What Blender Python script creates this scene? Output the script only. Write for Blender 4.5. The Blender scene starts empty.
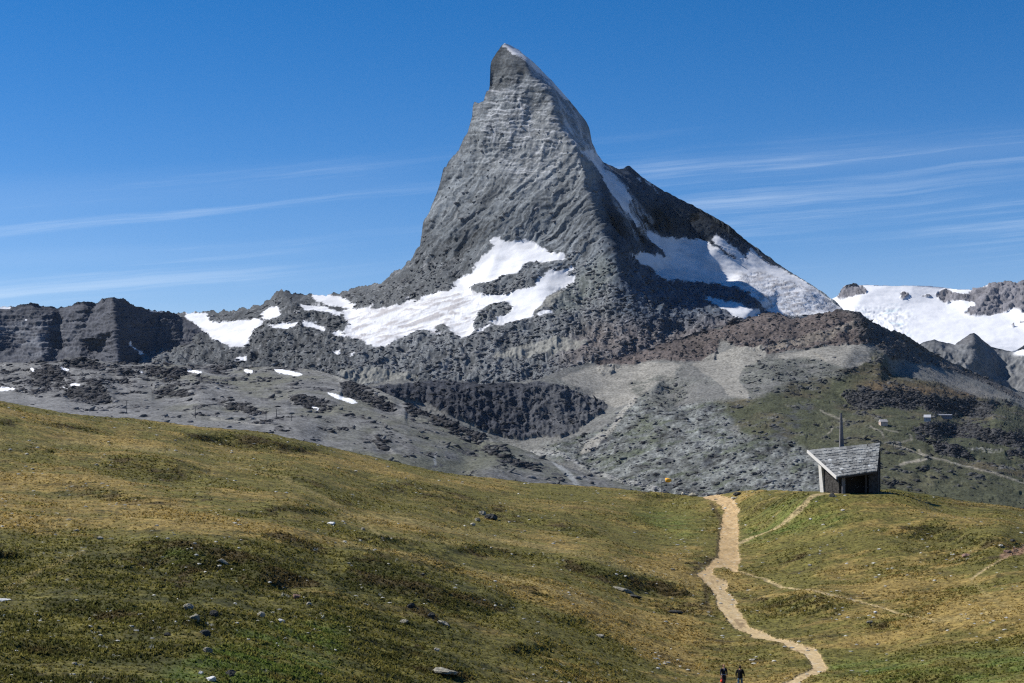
import bpy, bmesh, math, random
import numpy as np
from mathutils import Vector, Matrix
from mathutils.geometry import delaunay_2d_cdt

R = math.radians
C = bpy.context.scene.collection
sc = bpy.context.scene
F = 1480.0          # focal length expressed in pixels of the 1024-wide picture
HZ = 413.0          # picture row of the level horizon
# ------------------------------------------------------------------ camera, sky, sun
cam = bpy.data.cameras.new('camera'); camo = bpy.data.objects.new('camera', cam); C.objects.link(camo)
cam.sensor_width = 36; cam.lens = F / 1024 * 36; cam.clip_start = 0.5; cam.clip_end = 60000
cam.shift_y = (HZ - 341.5) / 1024
camo.location = (0, 0, 0); camo.rotation_euler = (R(90), 0, 0)
sc.camera = camo

SUN_AZ = R(-76)      # measured from the view direction, negative = left
SUN_EL = R(46)
w = bpy.data.worlds.new('World'); sc.world = w; w.use_nodes = True
nt = w.node_tree; nt.nodes.clear()
def N(t, typ, **kw):
    n = t.nodes.new(typ)
    for k, v in kw.items(): setattr(n, k, v)
    return n
wo = N(nt, 'ShaderNodeOutputWorld'); bg = N(nt, 'ShaderNodeBackground'); bg.inputs[1].default_value = 0.078
sky = N(nt, 'ShaderNodeTexSky'); sky.sky_type = 'NISHITA'; sky.sun_disc = False
sky.sun_elevation = SUN_EL; sky.sun_rotation = SUN_AZ
sky.altitude = 2600; sky.air_density = 1.0; sky.dust_density = 0.2; sky.ozone_density = 3.0
# thin cirrus streaks drawn in sky directions (azimuth, elevation)
geo = N(nt, 'ShaderNodeTexCoord'); sep = N(nt, 'ShaderNodeSeparateXYZ'); nt.links.new(geo.outputs['Generated'], sep.inputs[0])
def M(t, op, a, b=None, c=None, clamp=False):
    n = N(t, 'ShaderNodeMath', operation=op, use_clamp=clamp)
    for i, v in enumerate((a, b, c)):
        if v is None: continue
        if isinstance(v, (int, float)): n.inputs[i].default_value = v
        else: t.links.new(v, n.inputs[i])
    return n.outputs[0]
az = M(nt, 'DIVIDE', sep.outputs[0], M(nt, 'MAXIMUM', sep.outputs[1], 0.05))
el = M(nt, 'DIVIDE', sep.outputs[2], M(nt, 'MAXIMUM', sep.outputs[1], 0.05))
el2 = M(nt, 'SUBTRACT', el, M(nt, 'MULTIPLY', az, 0.09))       # streaks rise slightly to the right
def comb(x, y, z=0.0):
    n = N(nt, 'ShaderNodeCombineXYZ')
    for i, v in enumerate((x, y, z)):
        if isinstance(v, (int, float)): n.inputs[i].default_value = v
        else: nt.links.new(v, n.inputs[i])
    return n.outputs[0]
def noise(t, vec, scale, detail=4, rough=0.55):
    n = N(t, 'ShaderNodeTexNoise'); n.inputs['Scale'].default_value = scale
    n.inputs['Detail'].default_value = detail; n.inputs['Roughness'].default_value = rough
    if vec is not None: t.links.new(vec, n.inputs['Vector'])
    return n.outputs['Fac']
def ramp(t, x, a, b, lo=0.0, hi=1.0):
    n = N(t, 'ShaderNodeMapRange', interpolation_type='SMOOTHSTEP')
    n.inputs[1].default_value = a; n.inputs[2].default_value = b; n.inputs[3].default_value = lo; n.inputs[4].default_value = hi
    t.links.new(x, n.inputs[0]); return n.outputs[0]
warp = noise(nt, comb(M(nt, 'MULTIPLY', az, 3.0), M(nt, 'MULTIPLY', el, 3.0)), 1.5, 3)
elw = M(nt, 'ADD', el2, M(nt, 'MULTIPLY', M(nt, 'SUBTRACT', warp, 0.5), 0.010))
st = noise(nt, comb(M(nt, 'MULTIPLY', az, 1.6), M(nt, 'MULTIPLY', elw, 60.0)), 1.0, 6, 0.7)
st = ramp(nt, st, 0.46, 0.78)
broad = ramp(nt, noise(nt, comb(M(nt, 'MULTIPLY', az, 2.6), M(nt, 'MULTIPLY', elw, 8.0)), 1.0, 2), 0.38, 0.66)
lowmask = M(nt, 'MULTIPLY', ramp(nt, el, 0.02, 0.10), ramp(nt, el, 0.205, 0.13))
def streak(e0, a0, a1, wdt, slope, k):
    wdt *= 1.5; k *= 0.68
    # one long thin contrail-like streak
    d = M(nt, 'ABSOLUTE', M(nt, 'SUBTRACT', M(nt, 'SUBTRACT', el, M(nt, 'MULTIPLY', az, slope)), e0 ))
    d = M(nt, 'ADD', d, M(nt, 'MULTIPLY', M(nt, 'SUBTRACT', st, 0.4), wdt * 0.5))
    m = ramp(nt, d, wdt, 0.0)
    m = M(nt, 'MULTIPLY', m, ramp(nt, st, 0.0, 0.55, 0.25, 1.0))
    return M(nt, 'MULTIPLY', M(nt, 'MULTIPLY', m, M(nt, 'MULTIPLY', ramp(nt, az, a0, a0 + 0.06), ramp(nt, az, a1, a1 - 0.12))), k)
cl = M(nt, 'MULTIPLY', M(nt, 'MULTIPLY', st, broad), M(nt, 'MULTIPLY', lowmask, 0.42))
for s in ((0.1585, 0.05, 0.60, 0.009, 0.045, 0.20), (0.150, 0.16, 0.62, 0.006, 0.10, 0.10), (0.167, 0.14, 0.62, 0.010, 0.06, 0.08),
          (0.166, -0.7, -0.02, 0.010, 0.055, 0.12), (0.116, -0.7, -0.08, 0.005, 0.035, 0.18), (0.104, -0.7, -0.05, 0.007, 0.07, 0.14),
          (0.145, -0.7, 0.0, 0.022, 0.05, 0.10), (0.122, 0.08, 0.6, 0.012, 0.08, 0.11), (0.066, 0.15, 0.6, 0.030, 0.05, 0.16), (0.095,-0.5,-0.2,0.03,-0.1,0.08)):
    cl = M(nt, 'ADD', cl, streak(*s))
mix = N(nt, 'ShaderNodeMix', data_type='RGBA'); nt.links.new(M(nt, 'MINIMUM', cl, 0.7), mix.inputs[0])
hsv = N(nt, 'ShaderNodeHueSaturation'); hsv.inputs["Saturation"].default_value = 1.39
nt.links.new(sky.outputs[0], hsv.inputs['Color'])
tint = N(nt, 'ShaderNodeMix', data_type='RGBA', blend_type='MULTIPLY'); tint.inputs[0].default_value = 1; tint.inputs[7].default_value = (1.22, 1.02, 1.10, 1); nt.links.new(hsv.outputs[0], tint.inputs[6]); nt.links.new(tint.outputs[2], mix.inputs[6]); mix.inputs[7].default_value = (8.5, 9.6, 10.8, 1)
nt.links.new(mix.outputs[2], bg.inputs[0]); nt.links.new(bg.outputs[0], wo.inputs[0])

sl = bpy.data.lights.new('sun', 'SUN'); so = bpy.data.objects.new('sun', sl); C.objects.link(so)
sl.energy = 4.9; sl.angle = R(0.53); sl.color = (1.0, 0.96, 0.90)
sd = Vector((math.sin(SUN_AZ) * math.cos(SUN_EL), math.cos(SUN_AZ) * math.cos(SUN_EL), math.sin(SUN_EL)))
so.rotation_euler = sd.to_track_quat('Z', 'Y').to_euler(); so.location = (0, 0, 500)
sc.view_settings.view_transform = 'Standard'; sc.view_settings.look = 'None'
sc.view_settings.gamma = 1; sc.view_settings.use_curve_mapping = False
sc.view_settings.exposure = 0.42
sc.cycles.max_bounces = 5; sc.cycles.diffuse_bounces = 2; sc.cycles.volume_bounces = 0
sc.cycles.use_denoising = False; sc.cycles.filter_width = 1.25; sc.cycles.sample_clamp_indirect = 4

# ------------------------------------------------------------------ numpy helpers
rng = np.random.RandomState(7)
PERM = rng.permutation(256).astype(np.int32); PERM = np.concatenate([PERM, PERM, PERM])
G3 = rng.normal(size=(256, 3)).astype(np.float32); G3 /= np.linalg.norm(G3, axis=1)[:, None]
def perlin(x, y, z):
    x = x.astype(np.float64); y = y.astype(np.float64); z = z.astype(np.float64)
    xi = np.floor(x); yi = np.floor(y); zi = np.floor(z)
    xf = (x - xi).astype(np.float32); yf = (y - yi).astype(np.float32); zf = (z - zi).astype(np.float32)
    xi = xi.astype(np.int64) & 255; yi = yi.astype(np.int64) & 255; zi = zi.astype(np.int64) & 255
    u = xf*xf*xf*(xf*(xf*6-15)+10); v = yf*yf*yf*(yf*(yf*6-15)+10); ww = zf*zf*zf*(zf*(zf*6-15)+10)
    res = None
    def g(dx, dy, dz):
        h = PERM[PERM[PERM[xi+dx] + yi+dy] + zi+dz]
        gg = G3[h]
        return gg[..., 0]*(xf-dx) + gg[..., 1]*(yf-dy) + gg[..., 2]*(zf-dz)
    a = g(0,0,0); a += u*(g(1,0,0)-a); b = g(0,1,0); b += u*(g(1,1,0)-b); a += v*(b-a)
    c = g(0,0,1); c += u*(g(1,0,1)-c); d = g(0,1,1); d += u*(g(1,1,1)-d); c += v*(d-c)
    return (a + ww*(c-a))*1.5
def fbm(x, y, z, octs=4, gain=0.5, ridged=False):
    t = 0; a = 1.0; s = 0
    for i in range(octs):
        n = perlin(x+i*17.3, y-i*9.1, z+i*5.7)
        if ridged: n = 1 - 2*np.abs(n)*1.4
        t = t + a*n; s += a; a *= gain; x = x*2.03; y = y*2.03; z = z*2.03
    return t/s
RJ = rng.rand(256, 3).astype(np.float32); RV = rng.normal(size=(256, 3)).astype(np.float32); RH = rng.rand(256).astype(np.float32)
def facet(x, y, z, octs=1, gain=0.5):
    """blocky rock relief: every cell is a tilted plane"""
    tot = 0; am = 1.0
    for o in range(octs):
        xs, ys, zs = x-0.5, y-0.5, z-0.5
        xi = np.floor(xs).astype(np.int64); yi = np.floor(ys).astype(np.int64); zi = np.floor(zs).astype(np.int64)
        best = np.full(x.shape, 1e9, np.float32); val = np.zeros(x.shape, np.float32)
        for dx in (0, 1):
            for dy in (0, 1):
                for dz in (0, 1):
                    h = PERM[PERM[PERM[(xi+dx) & 255] + ((yi+dy) & 255)] + ((zi+dz) & 255)]
                    j = RJ[h]*0.9+0.05; ax = (x-(xi+dx)-j[..., 0]).astype(np.float32); ay = (y-(yi+dy)-j[..., 1]).astype(np.float32); az_ = (z-(zi+dz)-j[..., 2]).astype(np.float32)
                    d = ax*ax+ay*ay+az_*az_; v = RV[h]; hv = (ax*v[..., 0]+ay*v[..., 1]+az_*v[..., 2])*0.8+RH[h]-0.5
                    m = d < best; best = np.where(m, d, best); val = np.where(m, hv, val)
        tot = tot+am*val; am *= gain; x = x*2.1+3.1; y = y*2.1+1.7; z = z*2.1+5.3
    return tot
def sstep(a, b, x):
    t = np.clip((x-a)/(b-a), 0, 1); return t*t*(3-2*t)
# canvas: raster in picture coordinates, with a margin
X0, Y0, CW, CH = -80, 30, 1190, 760
def blur1(a, s, ax):
    r = int(max(1, round(s*3))); k = np.exp(-0.5*(np.arange(-r, r+1)/s)**2); k /= k.sum()
    p = [(0, 0), (0, 0)]; p[ax] = (r, r); b = np.pad(a, p, mode='edge'); out = np.zeros_like(a)
    for i, kk in enumerate(k):
        out += kk*(b[i:i+a.shape[0], :] if ax == 0 else b[:, i:i+a.shape[1]])
    return out
def blur(a, s, s2=None): return blur1(blur1(a, s, 0), s2 or s, 1)
def poly(pts, mask=None):
    m = np.zeros((CH, CW), np.float32) if mask is None else mask
    p = np.array(pts, float)
    x0 = max(int(p[:, 0].min()-X0)-1, 0); x1 = min(int(p[:, 0].max()-X0)+2, CW)
    y0 = max(int(p[:, 1].min()-Y0)-1, 0); y1 = min(int(p[:, 1].max()-Y0)+2, CH)
    if x1 <= x0 or y1 <= y0: return m
    sub = np.zeros((y1-y0, x1-x0), np.float32)
    for ox in (-.25, .25):
        for oy in (-.25, .25):
            gx, gy = np.meshgrid(np.arange(x0, x1)+X0+ox, np.arange(y0, y1)+Y0+oy)
            ins = np.zeros(gx.shape, bool); j = len(p)-1
            for i in range(len(p)):
                xi, yi = p[i]; xj, yj = p[j]
                if yi != yj:
                    ins ^= ((yi > gy) != (yj > gy)) & (gx < (xj-xi)*(gy-yi)/(yj-yi)+xi)
                j = i
            sub += ins*0.25
    m[y0:y1, x0:x1] = np.maximum(m[y0:y1, x0:x1], sub)
    return m
def line(pts, wd, mask=None):
    """distance mask of a polyline; wd = width or list of widths"""
    m = np.zeros((CH, CW), np.float32) if mask is None else mask
    for i in range(len(pts)-1):
        (ax, ay), (bx, by) = pts[i], pts[i+1]
        wa = wd if np.isscalar(wd) else wd[i]; wb = wd if np.isscalar(wd) else wd[i+1]
        pad = max(wa, wb)+2
        x0 = max(int(min(ax, bx)-pad-X0), 0); x1 = min(int(max(ax, bx)+pad-X0)+1, CW)
        y0 = max(int(min(ay, by)-pad-Y0), 0); y1 = min(int(max(ay, by)+pad-Y0)+1, CH)
        if x1 <= x0 or y1 <= y0: continue
        gx, gy = np.meshgrid(np.arange(x0, x1)+X0, np.arange(y0, y1)+Y0)
        L2 = (bx-ax)**2+(by-ay)**2+1e-9
        t = np.clip(((gx-ax)*(bx-ax)+(gy-ay)*(by-ay))/L2, 0, 1)
        d = np.hypot(gx-ax-t*(bx-ax), gy-ay-t*(by-ay)); ww = (wa+(wb-wa)*t)/2
        m[y0:y1, x0:x1] = np.maximum(m[y0:y1, x0:x1], np.clip(ww-d+0.5, 0, 1)*np.minimum(1, ww*2))
    return m
def Z(ox, oy, s, *pts): return [(ox+a/s, oy+b/s) for a, b in pts]
def samp(r, px, row):
    x = np.clip(px-X0, 0, CW-1.001); y = np.clip(row-Y0, 0, CH-1.001)
    xi = x.astype(int); yi = y.astype(int); fx = x-xi; fy = y-yi
    return (r[yi, xi]*(1-fx)*(1-fy)+r[yi, xi+1]*fx*(1-fy)+r[yi+1, xi]*(1-fx)*fy+r[yi+1, xi+1]*fx*fy)
def depth_raster(ctrl, edges=(), smooth=2.5):
    """triangulated control points (px,row,distance) -> distance raster (planar facets)"""
    pts = [tuple(p) for p in ctrl]; ed = []
    for e in edges:
        prev = None
        for p in e:
            p = tuple(p)
            if p in pts: k = pts.index(p)
            else: pts.append(p); k = len(pts)-1
            if prev is not None: ed.append((prev, k))
            prev = k
    vs, _, fs, ov, _, _ = delaunay_2d_cdt([Vector((p[0], p[1])) for p in pts], ed, [], 0, 1e-4)
    inv = np.array([np.mean([1/pts[o][2] for o in ovs]) if ovs else np.nan for ovs in ov])
    V = np.array([(v.x, v.y) for v in vs])
    if np.isnan(inv).any():
        for i in np.where(np.isnan(inv))[0]:
            dd = np.hypot(*(V-V[i]).T); dd[np.isnan(inv)] = 1e9; k = np.argsort(dd)[:2]; inv[i] = inv[k].mean()
    out = np.full((CH, CW), np.nan)
    for f in fs:
        a, b, c = [V[i] for i in f]; A = np.array([[a[0], b[0], c[0]], [a[1], b[1], c[1]], [1, 1, 1]])
        if abs(np.linalg.det(A)) < 1e-6: continue
        Ai = np.linalg.inv(A); x0, y0 = np.minimum(np.minimum(a, b), c); x1, y1 = np.maximum(np.maximum(a, b), c)
        ix0 = max(int(math.floor(x0-X0)), 0); ix1 = min(int(math.ceil(x1-X0))+1, CW)
        iy0 = max(int(math.floor(y0-Y0)), 0); iy1 = min(int(math.ceil(y1-Y0))+1, CH)
        if ix1 <= ix0 or iy1 <= iy0: continue
        gx, gy = np.meshgrid(np.arange(ix0, ix1)+X0, np.arange(iy0, iy1)+Y0)
        l = np.stack([Ai[k, 0]*gx+Ai[k, 1]*gy+Ai[k, 2] for k in range(3)])
        ins = (l > -1e-6).all(0); val = sum(l[k]*inv[f[k]] for k in range(3))
        s = out[iy0:iy1, ix0:ix1]; s[ins] = val[ins]
    # fill outside by nearest valid value down / up the column, then sideways
    for rows in (range(CH-2, -1, -1), range(1, CH)):
        for i in rows:
            src = out[i+1] if rows.step == -1 else out[i-1]
            mm = np.isnan(out[i]); out[i][mm] = src[mm]
    for cols in (range(CW-2, -1, -1), range(1, CW)):
        for j in cols:
            src = out[:, j+1] if cols.step == -1 else out[:, j-1]
            mm = np.isnan(out[:, j]); out[:, j][mm] = src[mm]
    if smooth: out = blur(out, smooth)
    return 1/out
def tps_raster(ctrl):
    p = np.array(ctrl, float); n = len(p); X = p[:, :2]/100
    def U(r2): return 0.5*r2*np.log(r2+1e-12)
    K = U(((X[:, None]-X[None])**2).sum(-1)) + np.eye(n)*0.002
    A = np.zeros((n+3, n+3)); A[:n, :n] = K; A[:n, n] = 1; A[:n, n+1:] = X; A[n, :n] = 1; A[n+1:, :n] = X.T
    s = np.linalg.solve(A, np.concatenate([np.log(p[:, 2]), [0, 0, 0]]))
    gx, gy = np.meshgrid((np.arange(CW)+X0)/100., (np.arange(CH)+Y0)/100.)
    o = s[n]+s[n+1]*gx+s[n+2]*gy
    for i in range(n): o = o+s[i]*U((gx-X[i, 0])**2+(gy-X[i, 1])**2)
    return np.exp(o)
def steps(D, m, win=26):
    """turn mask m into camera-facing banks/cliffs and the ground between them into terraces"""
    G = np.maximum(D[:-1]-D[1:], 0.0)                  # growth per row going up
    fac = 1+blur1(m, win, 0)-m; fac = np.maximum(fac[1:], 0.04)
    G2 = G*fac; up = np.cumsum(G2[::-1], 0)[::-1]; base = np.cumsum(G[::-1], 0)[::-1]
    out = D.copy(); delta = up-base; delta = delta-blur1(delta, win*2.2, 0); out[:-1] = D[:-1]+delta
    return out
def interp(pl, x): p = np.array(pl, float); return np.interp(x, p[:, 0], p[:, 1])

def grid_mesh(name, P, col=None, keep=None, mat=None, smooth=True, extra=None, parent=None):
    H, W = P.shape[:2]
    idx = np.arange(H*W).reshape(H, W)
    q = np.stack([idx[:-1, :-1], idx[1:, :-1], idx[1:, 1:], idx[:-1, 1:]], -1).reshape(-1, 4)
    if keep is not None:
        q = q[keep.reshape(-1)]
        used, invx = np.unique(q, return_inverse=True); q = invx.reshape(-1, 4)
    else: used = np.arange(H*W)
    V = P.reshape(-1, 3)[used].astype(np.float32)
    me = bpy.data.meshes.new(name); me.vertices.add(len(V)); me.vertices.foreach_set('co', V.ravel())
    me.loops.add(q.size); me.loops.foreach_set('vertex_index', q.ravel().astype(np.int32))
    me.polygons.add(len(q)); me.polygons.foreach_set('loop_start', np.arange(0, q.size, 4, dtype=np.int32))
    me.polygons.foreach_set('loop_total', np.full(len(q), 4, dtype=np.int32))
    me.update(calc_edges=True)
    if smooth: me.polygons.foreach_set('use_smooth', np.ones(len(q), bool))
    if col is not None:
        a = me.color_attributes.new('base', 'FLOAT_COLOR', 'POINT')
        c = np.ones((len(used), 4), np.float32); c[:, :3] = col.reshape(-1, 3)[used]; a.data.foreach_set('color', c.ravel())
    if extra:
        for k, v in extra.items():
            a = me.attributes.new(k, 'FLOAT', 'POINT'); a.data.foreach_set('value', v.reshape(-1)[used].astype(np.float32))
    if mat: me.materials.append(mat)
    o = bpy.data.objects.new(name, me); C.objects.link(o)
    if parent: o.parent = parent
    return o
def blurfield(a, s): return blur(a.astype(np.float32), s)
def mixc(a, b, t):
    t = np.clip(t, 0, 1)[..., None]; return a*(1-t)+np.asarray(b, np.float32)*t
def const(shape, c): return np.broadcast_to(np.asarray(c, np.float32), shape+(3,)).copy()

# ------------------------------------------------------------------ materials
def newmat(name):
    m = bpy.data.materials.new(name); m.use_nodes = True; t = m.node_tree; b = t.nodes['Principled BSDF']
    b.inputs['Roughness'].default_value = 0.9; b.inputs['Specular IOR Level'].default_value = 0.15
    return m, t, b
def terrain_mat(name, scale, bump, var=0.5, snow_rough=0.6, stretch=(1, 1, 1)):
    m, t, b = newmat(name)
    at = N(t, 'ShaderNodeAttribute', attribute_name='base'); sn = N(t, 'ShaderNodeAttribute', attribute_name='snow')
    tc = N(t, 'ShaderNodeNewGeometry'); mp = N(t, 'ShaderNodeMapping'); mp.inputs['Scale'].default_value = stretch
    t.links.new(tc.outputs['Position'], mp.inputs[0])
    n1 = noise(t, mp.outputs[0], scale, 8, 0.65); n2 = noise(t, mp.outputs[0], scale*0.23, 5, 0.6)
    v = M(t, 'ADD', ramp(t, n1, 0.3, 0.7, 1-var, 1+var), ramp(t, n2, 0.3, 0.7, -var*0.4, var*0.4))
    v = M(t, 'ADD', M(t, 'MULTIPLY', v, M(t, 'SUBTRACT', 1.0, sn.outputs['Fac'])), sn.outputs['Fac'])
    mx = N(t, 'ShaderNodeVectorMath', operation='SCALE'); t.links.new(at.outputs['Color'], mx.inputs[0]); t.links.new(v, mx.inputs['Scale'])
    t.links.new(mx.outputs[0], b.inputs['Base Color'])
    bp = N(t, 'ShaderNodeBump'); bp.inputs['Strength'].default_value = 1.0
    t.links.new(M(t, 'MULTIPLY', n1, M(t, 'SUBTRACT', bump, M(t, 'MULTIPLY', sn.outputs['Fac'], bump*0.8))), bp.inputs['Height']); bp.inputs['Distance'].default_value = 1.0
    t.links.new(bp.outputs[0], b.inputs['Normal'])
    return m
MAT_ROCK = terrain_mat('rock_and_snow', 1/13., 0.9, 0.30)
MAT_FAR = terrain_mat('far_rock_and_snow', 1/30., 4.0, 0.22)
MAT_HILL = terrain_mat('alpine_hill', 1/9., 1.8, 0.42)
MAT_MEADOW = terrain_mat('meadow_grass', 1/0.45, 0.16, 0.55)
MAT_TRAIL = terrain_mat('trodden_earth', 1/0.35, 0.06, 0.18)

# ------------------------------------------------------------------ layers
def layer(crest, bottom, px0, px1, dx, dr, D, crest_amp=1.0, back=14, backstep=60., backslope=0.9, crest_scale=6.0):
    px = np.arange(px0, px1+dx*.5, dx); cr = interp(crest, px); bo = interp(bottom, px)
    if np.ndim(crest_amp) or crest_amp:
        if np.ndim(crest_amp): crest_amp = interp(crest_amp, px)
        z0 = np.zeros_like(px)
        cr = cr + crest_amp*fbm(px/crest_scale, z0+3.3, z0+px0, 4, 0.6)*1.6
    rows = np.arange(bo.max(), cr.min()-dr, -dr)[:, None]
    row = np.minimum(np.maximum(rows, cr[None]), bo[None])
    PX = np.broadcast_to(px[None], row.shape)
    d = samp(D, PX, row)
    X = (PX-512)/F*d; Zc = (HZ-row)/F*d
    P = np.stack([X, d, Zc], -1)
    return PX.copy(), row, P, cr
def normals(P):
    du = np.gradient(P, axis=1); dv = np.gradient(P, axis=0)
    n = np.cross(du, dv); L = np.linalg.norm(n, axis=-1); ok = np.linalg.norm(dv, axis=-1) > 0.3*np.median(np.linalg.norm(dv, axis=-1))
    n /= L[..., None]+1e-9
    flip = (n*P).sum(-1, keepdims=True) > 0
    n = np.where(flip, -n, n)
    for i in range(1, len(n)): n[i] = np.where(ok[i][:, None], n[i], n[i-1])
    for i in range(len(n)-2, -1, -1):
        z = np.linalg.norm(n[i], axis=-1) < 0.1; n[i][z] = n[i+1][z]
    return n
def close_back(P, cols, back, stepd, slope):
    """continue the relief behind its crest, falling away"""
    last = P[-1]; add = []; 
    for k in range(1, back+1):
        q = last.copy(); s = stepd*k*(1+0.15*k); q[:, 1] += s; q[:, 0] *= (1+s/last[:, 1]); q[:, 2] -= s*slope*(1+0.02*k)+2.0
        nz = fbm(q[:, 0]/(stepd*6), q[:, 1]/(stepd*6), q[:, 2]/(stepd*6), 3)
        q[:, 2] -= np.abs(nz)*stepd*0.8*min(k, 4)/4
        add.append(q)
    P2 = np.concatenate([P, np.array(add)], 0)
    out = []
    for c in cols:
        rep = np.repeat(c[-1:], back, 0); out.append(np.concatenate([c, rep], 0))
    return P2, out
print('helpers ready')
# ================================================================== MATTERHORN-LIKE PEAK (terrain)
crestM = [(120,330),(150,322),(183,312.5),(225,311),(252,307),(260,305),(270,298),(276,292),(281,290),(288,292),(302,295),(325,294.5),(337,294),(347,290),(360,286),(372,284.5),(384,282),
 (391,273),(400,270),(409,261.5),(414,255),(420,246),(421.5,236),(423,223),(428,213),(433,203),(435.5,197.6),(438,189),(443,170),(449,161),(456,154),(460,146),(465,137),
 (468,131),(470,123),(472,118),(473,106),(474,103.5),(480,103),(484,101),(486,92),(489.3,90),(490,80),(490.5,63),(494,56),(499,49),(502,44.5),(505,43),(512,46),(519,50),(534.6,63.5),(552,80.5),(567.6,98.6),
 (577.7,111),(585,120),(589,128),(591.7,142),(597,154),(603,162),(611,166),(618,169),(623.5,168.4),(627,166),(630,166),(641,176),(657,187),(680,199),(700.6,209),(729,225),(747.5,240.6),
 (766,254.7),(785,268.8),(810,283.5),(835,300),(843,309),(870,330),(900,350)]
botM = [(120,400),(330,410),(560,410),(640,395),(700,350),(730,345),(900,352)]
silh = [(120,330,8000),(183,312,8000),(225,311,7900),(260,305,7750),(281,290,7700),(302,295,7800),(337,294,7800),(360,286,7750),(391,273,7650),(409,261,7600),(420,246,7600),(423,223,7650),
 (435,198,7620),(443,170,7600),(456,154,7550),(465,137,7530),(473,104,7500),(485,92,7480),(490,81,7480),(490,63,7500),(499,49,7500),(505,43,7500)]
silh2 = [(505,43,7500),(519,50,7600),(534,63,7690),(552,80.5,7780),(568,99,7850),(589,128,7920),(597,154,7950),(603,162,8000),(611,166,8050),(630,166,8250),(657,187,8400),(700,209,8500),(747,240,8500),(785,269,8400),(810,283,8300),(843,309,8150),(900,350,8000)]
horn = [(505,43,7500),(527,60,7400),(534,78,7340),(551,93,7280),(556,108,7240),(562,129,7190),(578,149,7120),(586,168,7070),(589,190,7010),(597,215,6920),(606,240,6820),(617,254,6740),(622,281,6600),(635,300,6480),(645,314,6380),(662,345,6200)]
ctrlM = silh+silh2+horn+[(500,60,7470),(498,85,7430),(515,85,7380),
 (480,130,7400),(505,120,7330),(530,120,7290),(480,200,7330),(500,165,7300),(520,200,7170),(545,170,7170),(450,235,7380),(470,250,7250),(560,215,7020),(440,262,7350),(500,240,7120),(400,285,7450),(460,280,7130),
 (515,244,7080),(550,242,7000),(450,290,7020),(400,320,6850),(350,312,7250),(480,305,6780),(560,252,6930),(575,265,6850),(575,285,6720),(540,300,6600),(520,330,6450),(450,335,6560),(380,345,6560),(340,335,6850),(590,330,6330),(560,320,6420),
 (345,370,6300),(450,360,6250),(550,350,6220),(620,345,6180),(450,385,6050),(560,385,5950),(640,385,5950),(700,370,5900),(120,410,6300),(300,420,6000),(450,420,5900),(640,420,5700),(900,420,5700),(1110,420,5700),
 (235,345,7000),(245,325,7400),(183,330,7700),(270,330,7050),(300,340,6800),(300,380,6400),(200,380,6500),(290,305,7350),(320,310,7300),(275,345,6850),
 (622,235,7080),(632,262,7230),(650,275,7330),(668,268,7560),(700,270,7850),(740,272,8000),(720,286,7650),(780,290,7900),(765,312,7250),(800,310,7600),
 (655,285,7080),(690,300,7060),(735,303,7060),(758,306,7100),(690,315,6700),(735,326,6560),(700,335,6300),(612,205,7220),(622,200,7440),(650,220,7840),(680,240,8120),(632,182,8020),(598,178,7330),(576,122,7480),(592,150,7560),(606,172,7700),
 (720,240,8200),(690,222,8300),(640,205,7780),(640,240,7480),(555,95,7450)]
D_M = depth_raster(ctrlM, [silh, silh2, horn], 2.2)
z2 = lambda *p: Z(320,180,3.012,*p); z3 = lambda *p: Z(560,150,3.2,*p); z1 = lambda *p: Z(400,30,3.938,*p); z4 = lambda *p: Z(0,280,2.844,*p)
snow = np.zeros((CH, CW), np.float32)
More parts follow.
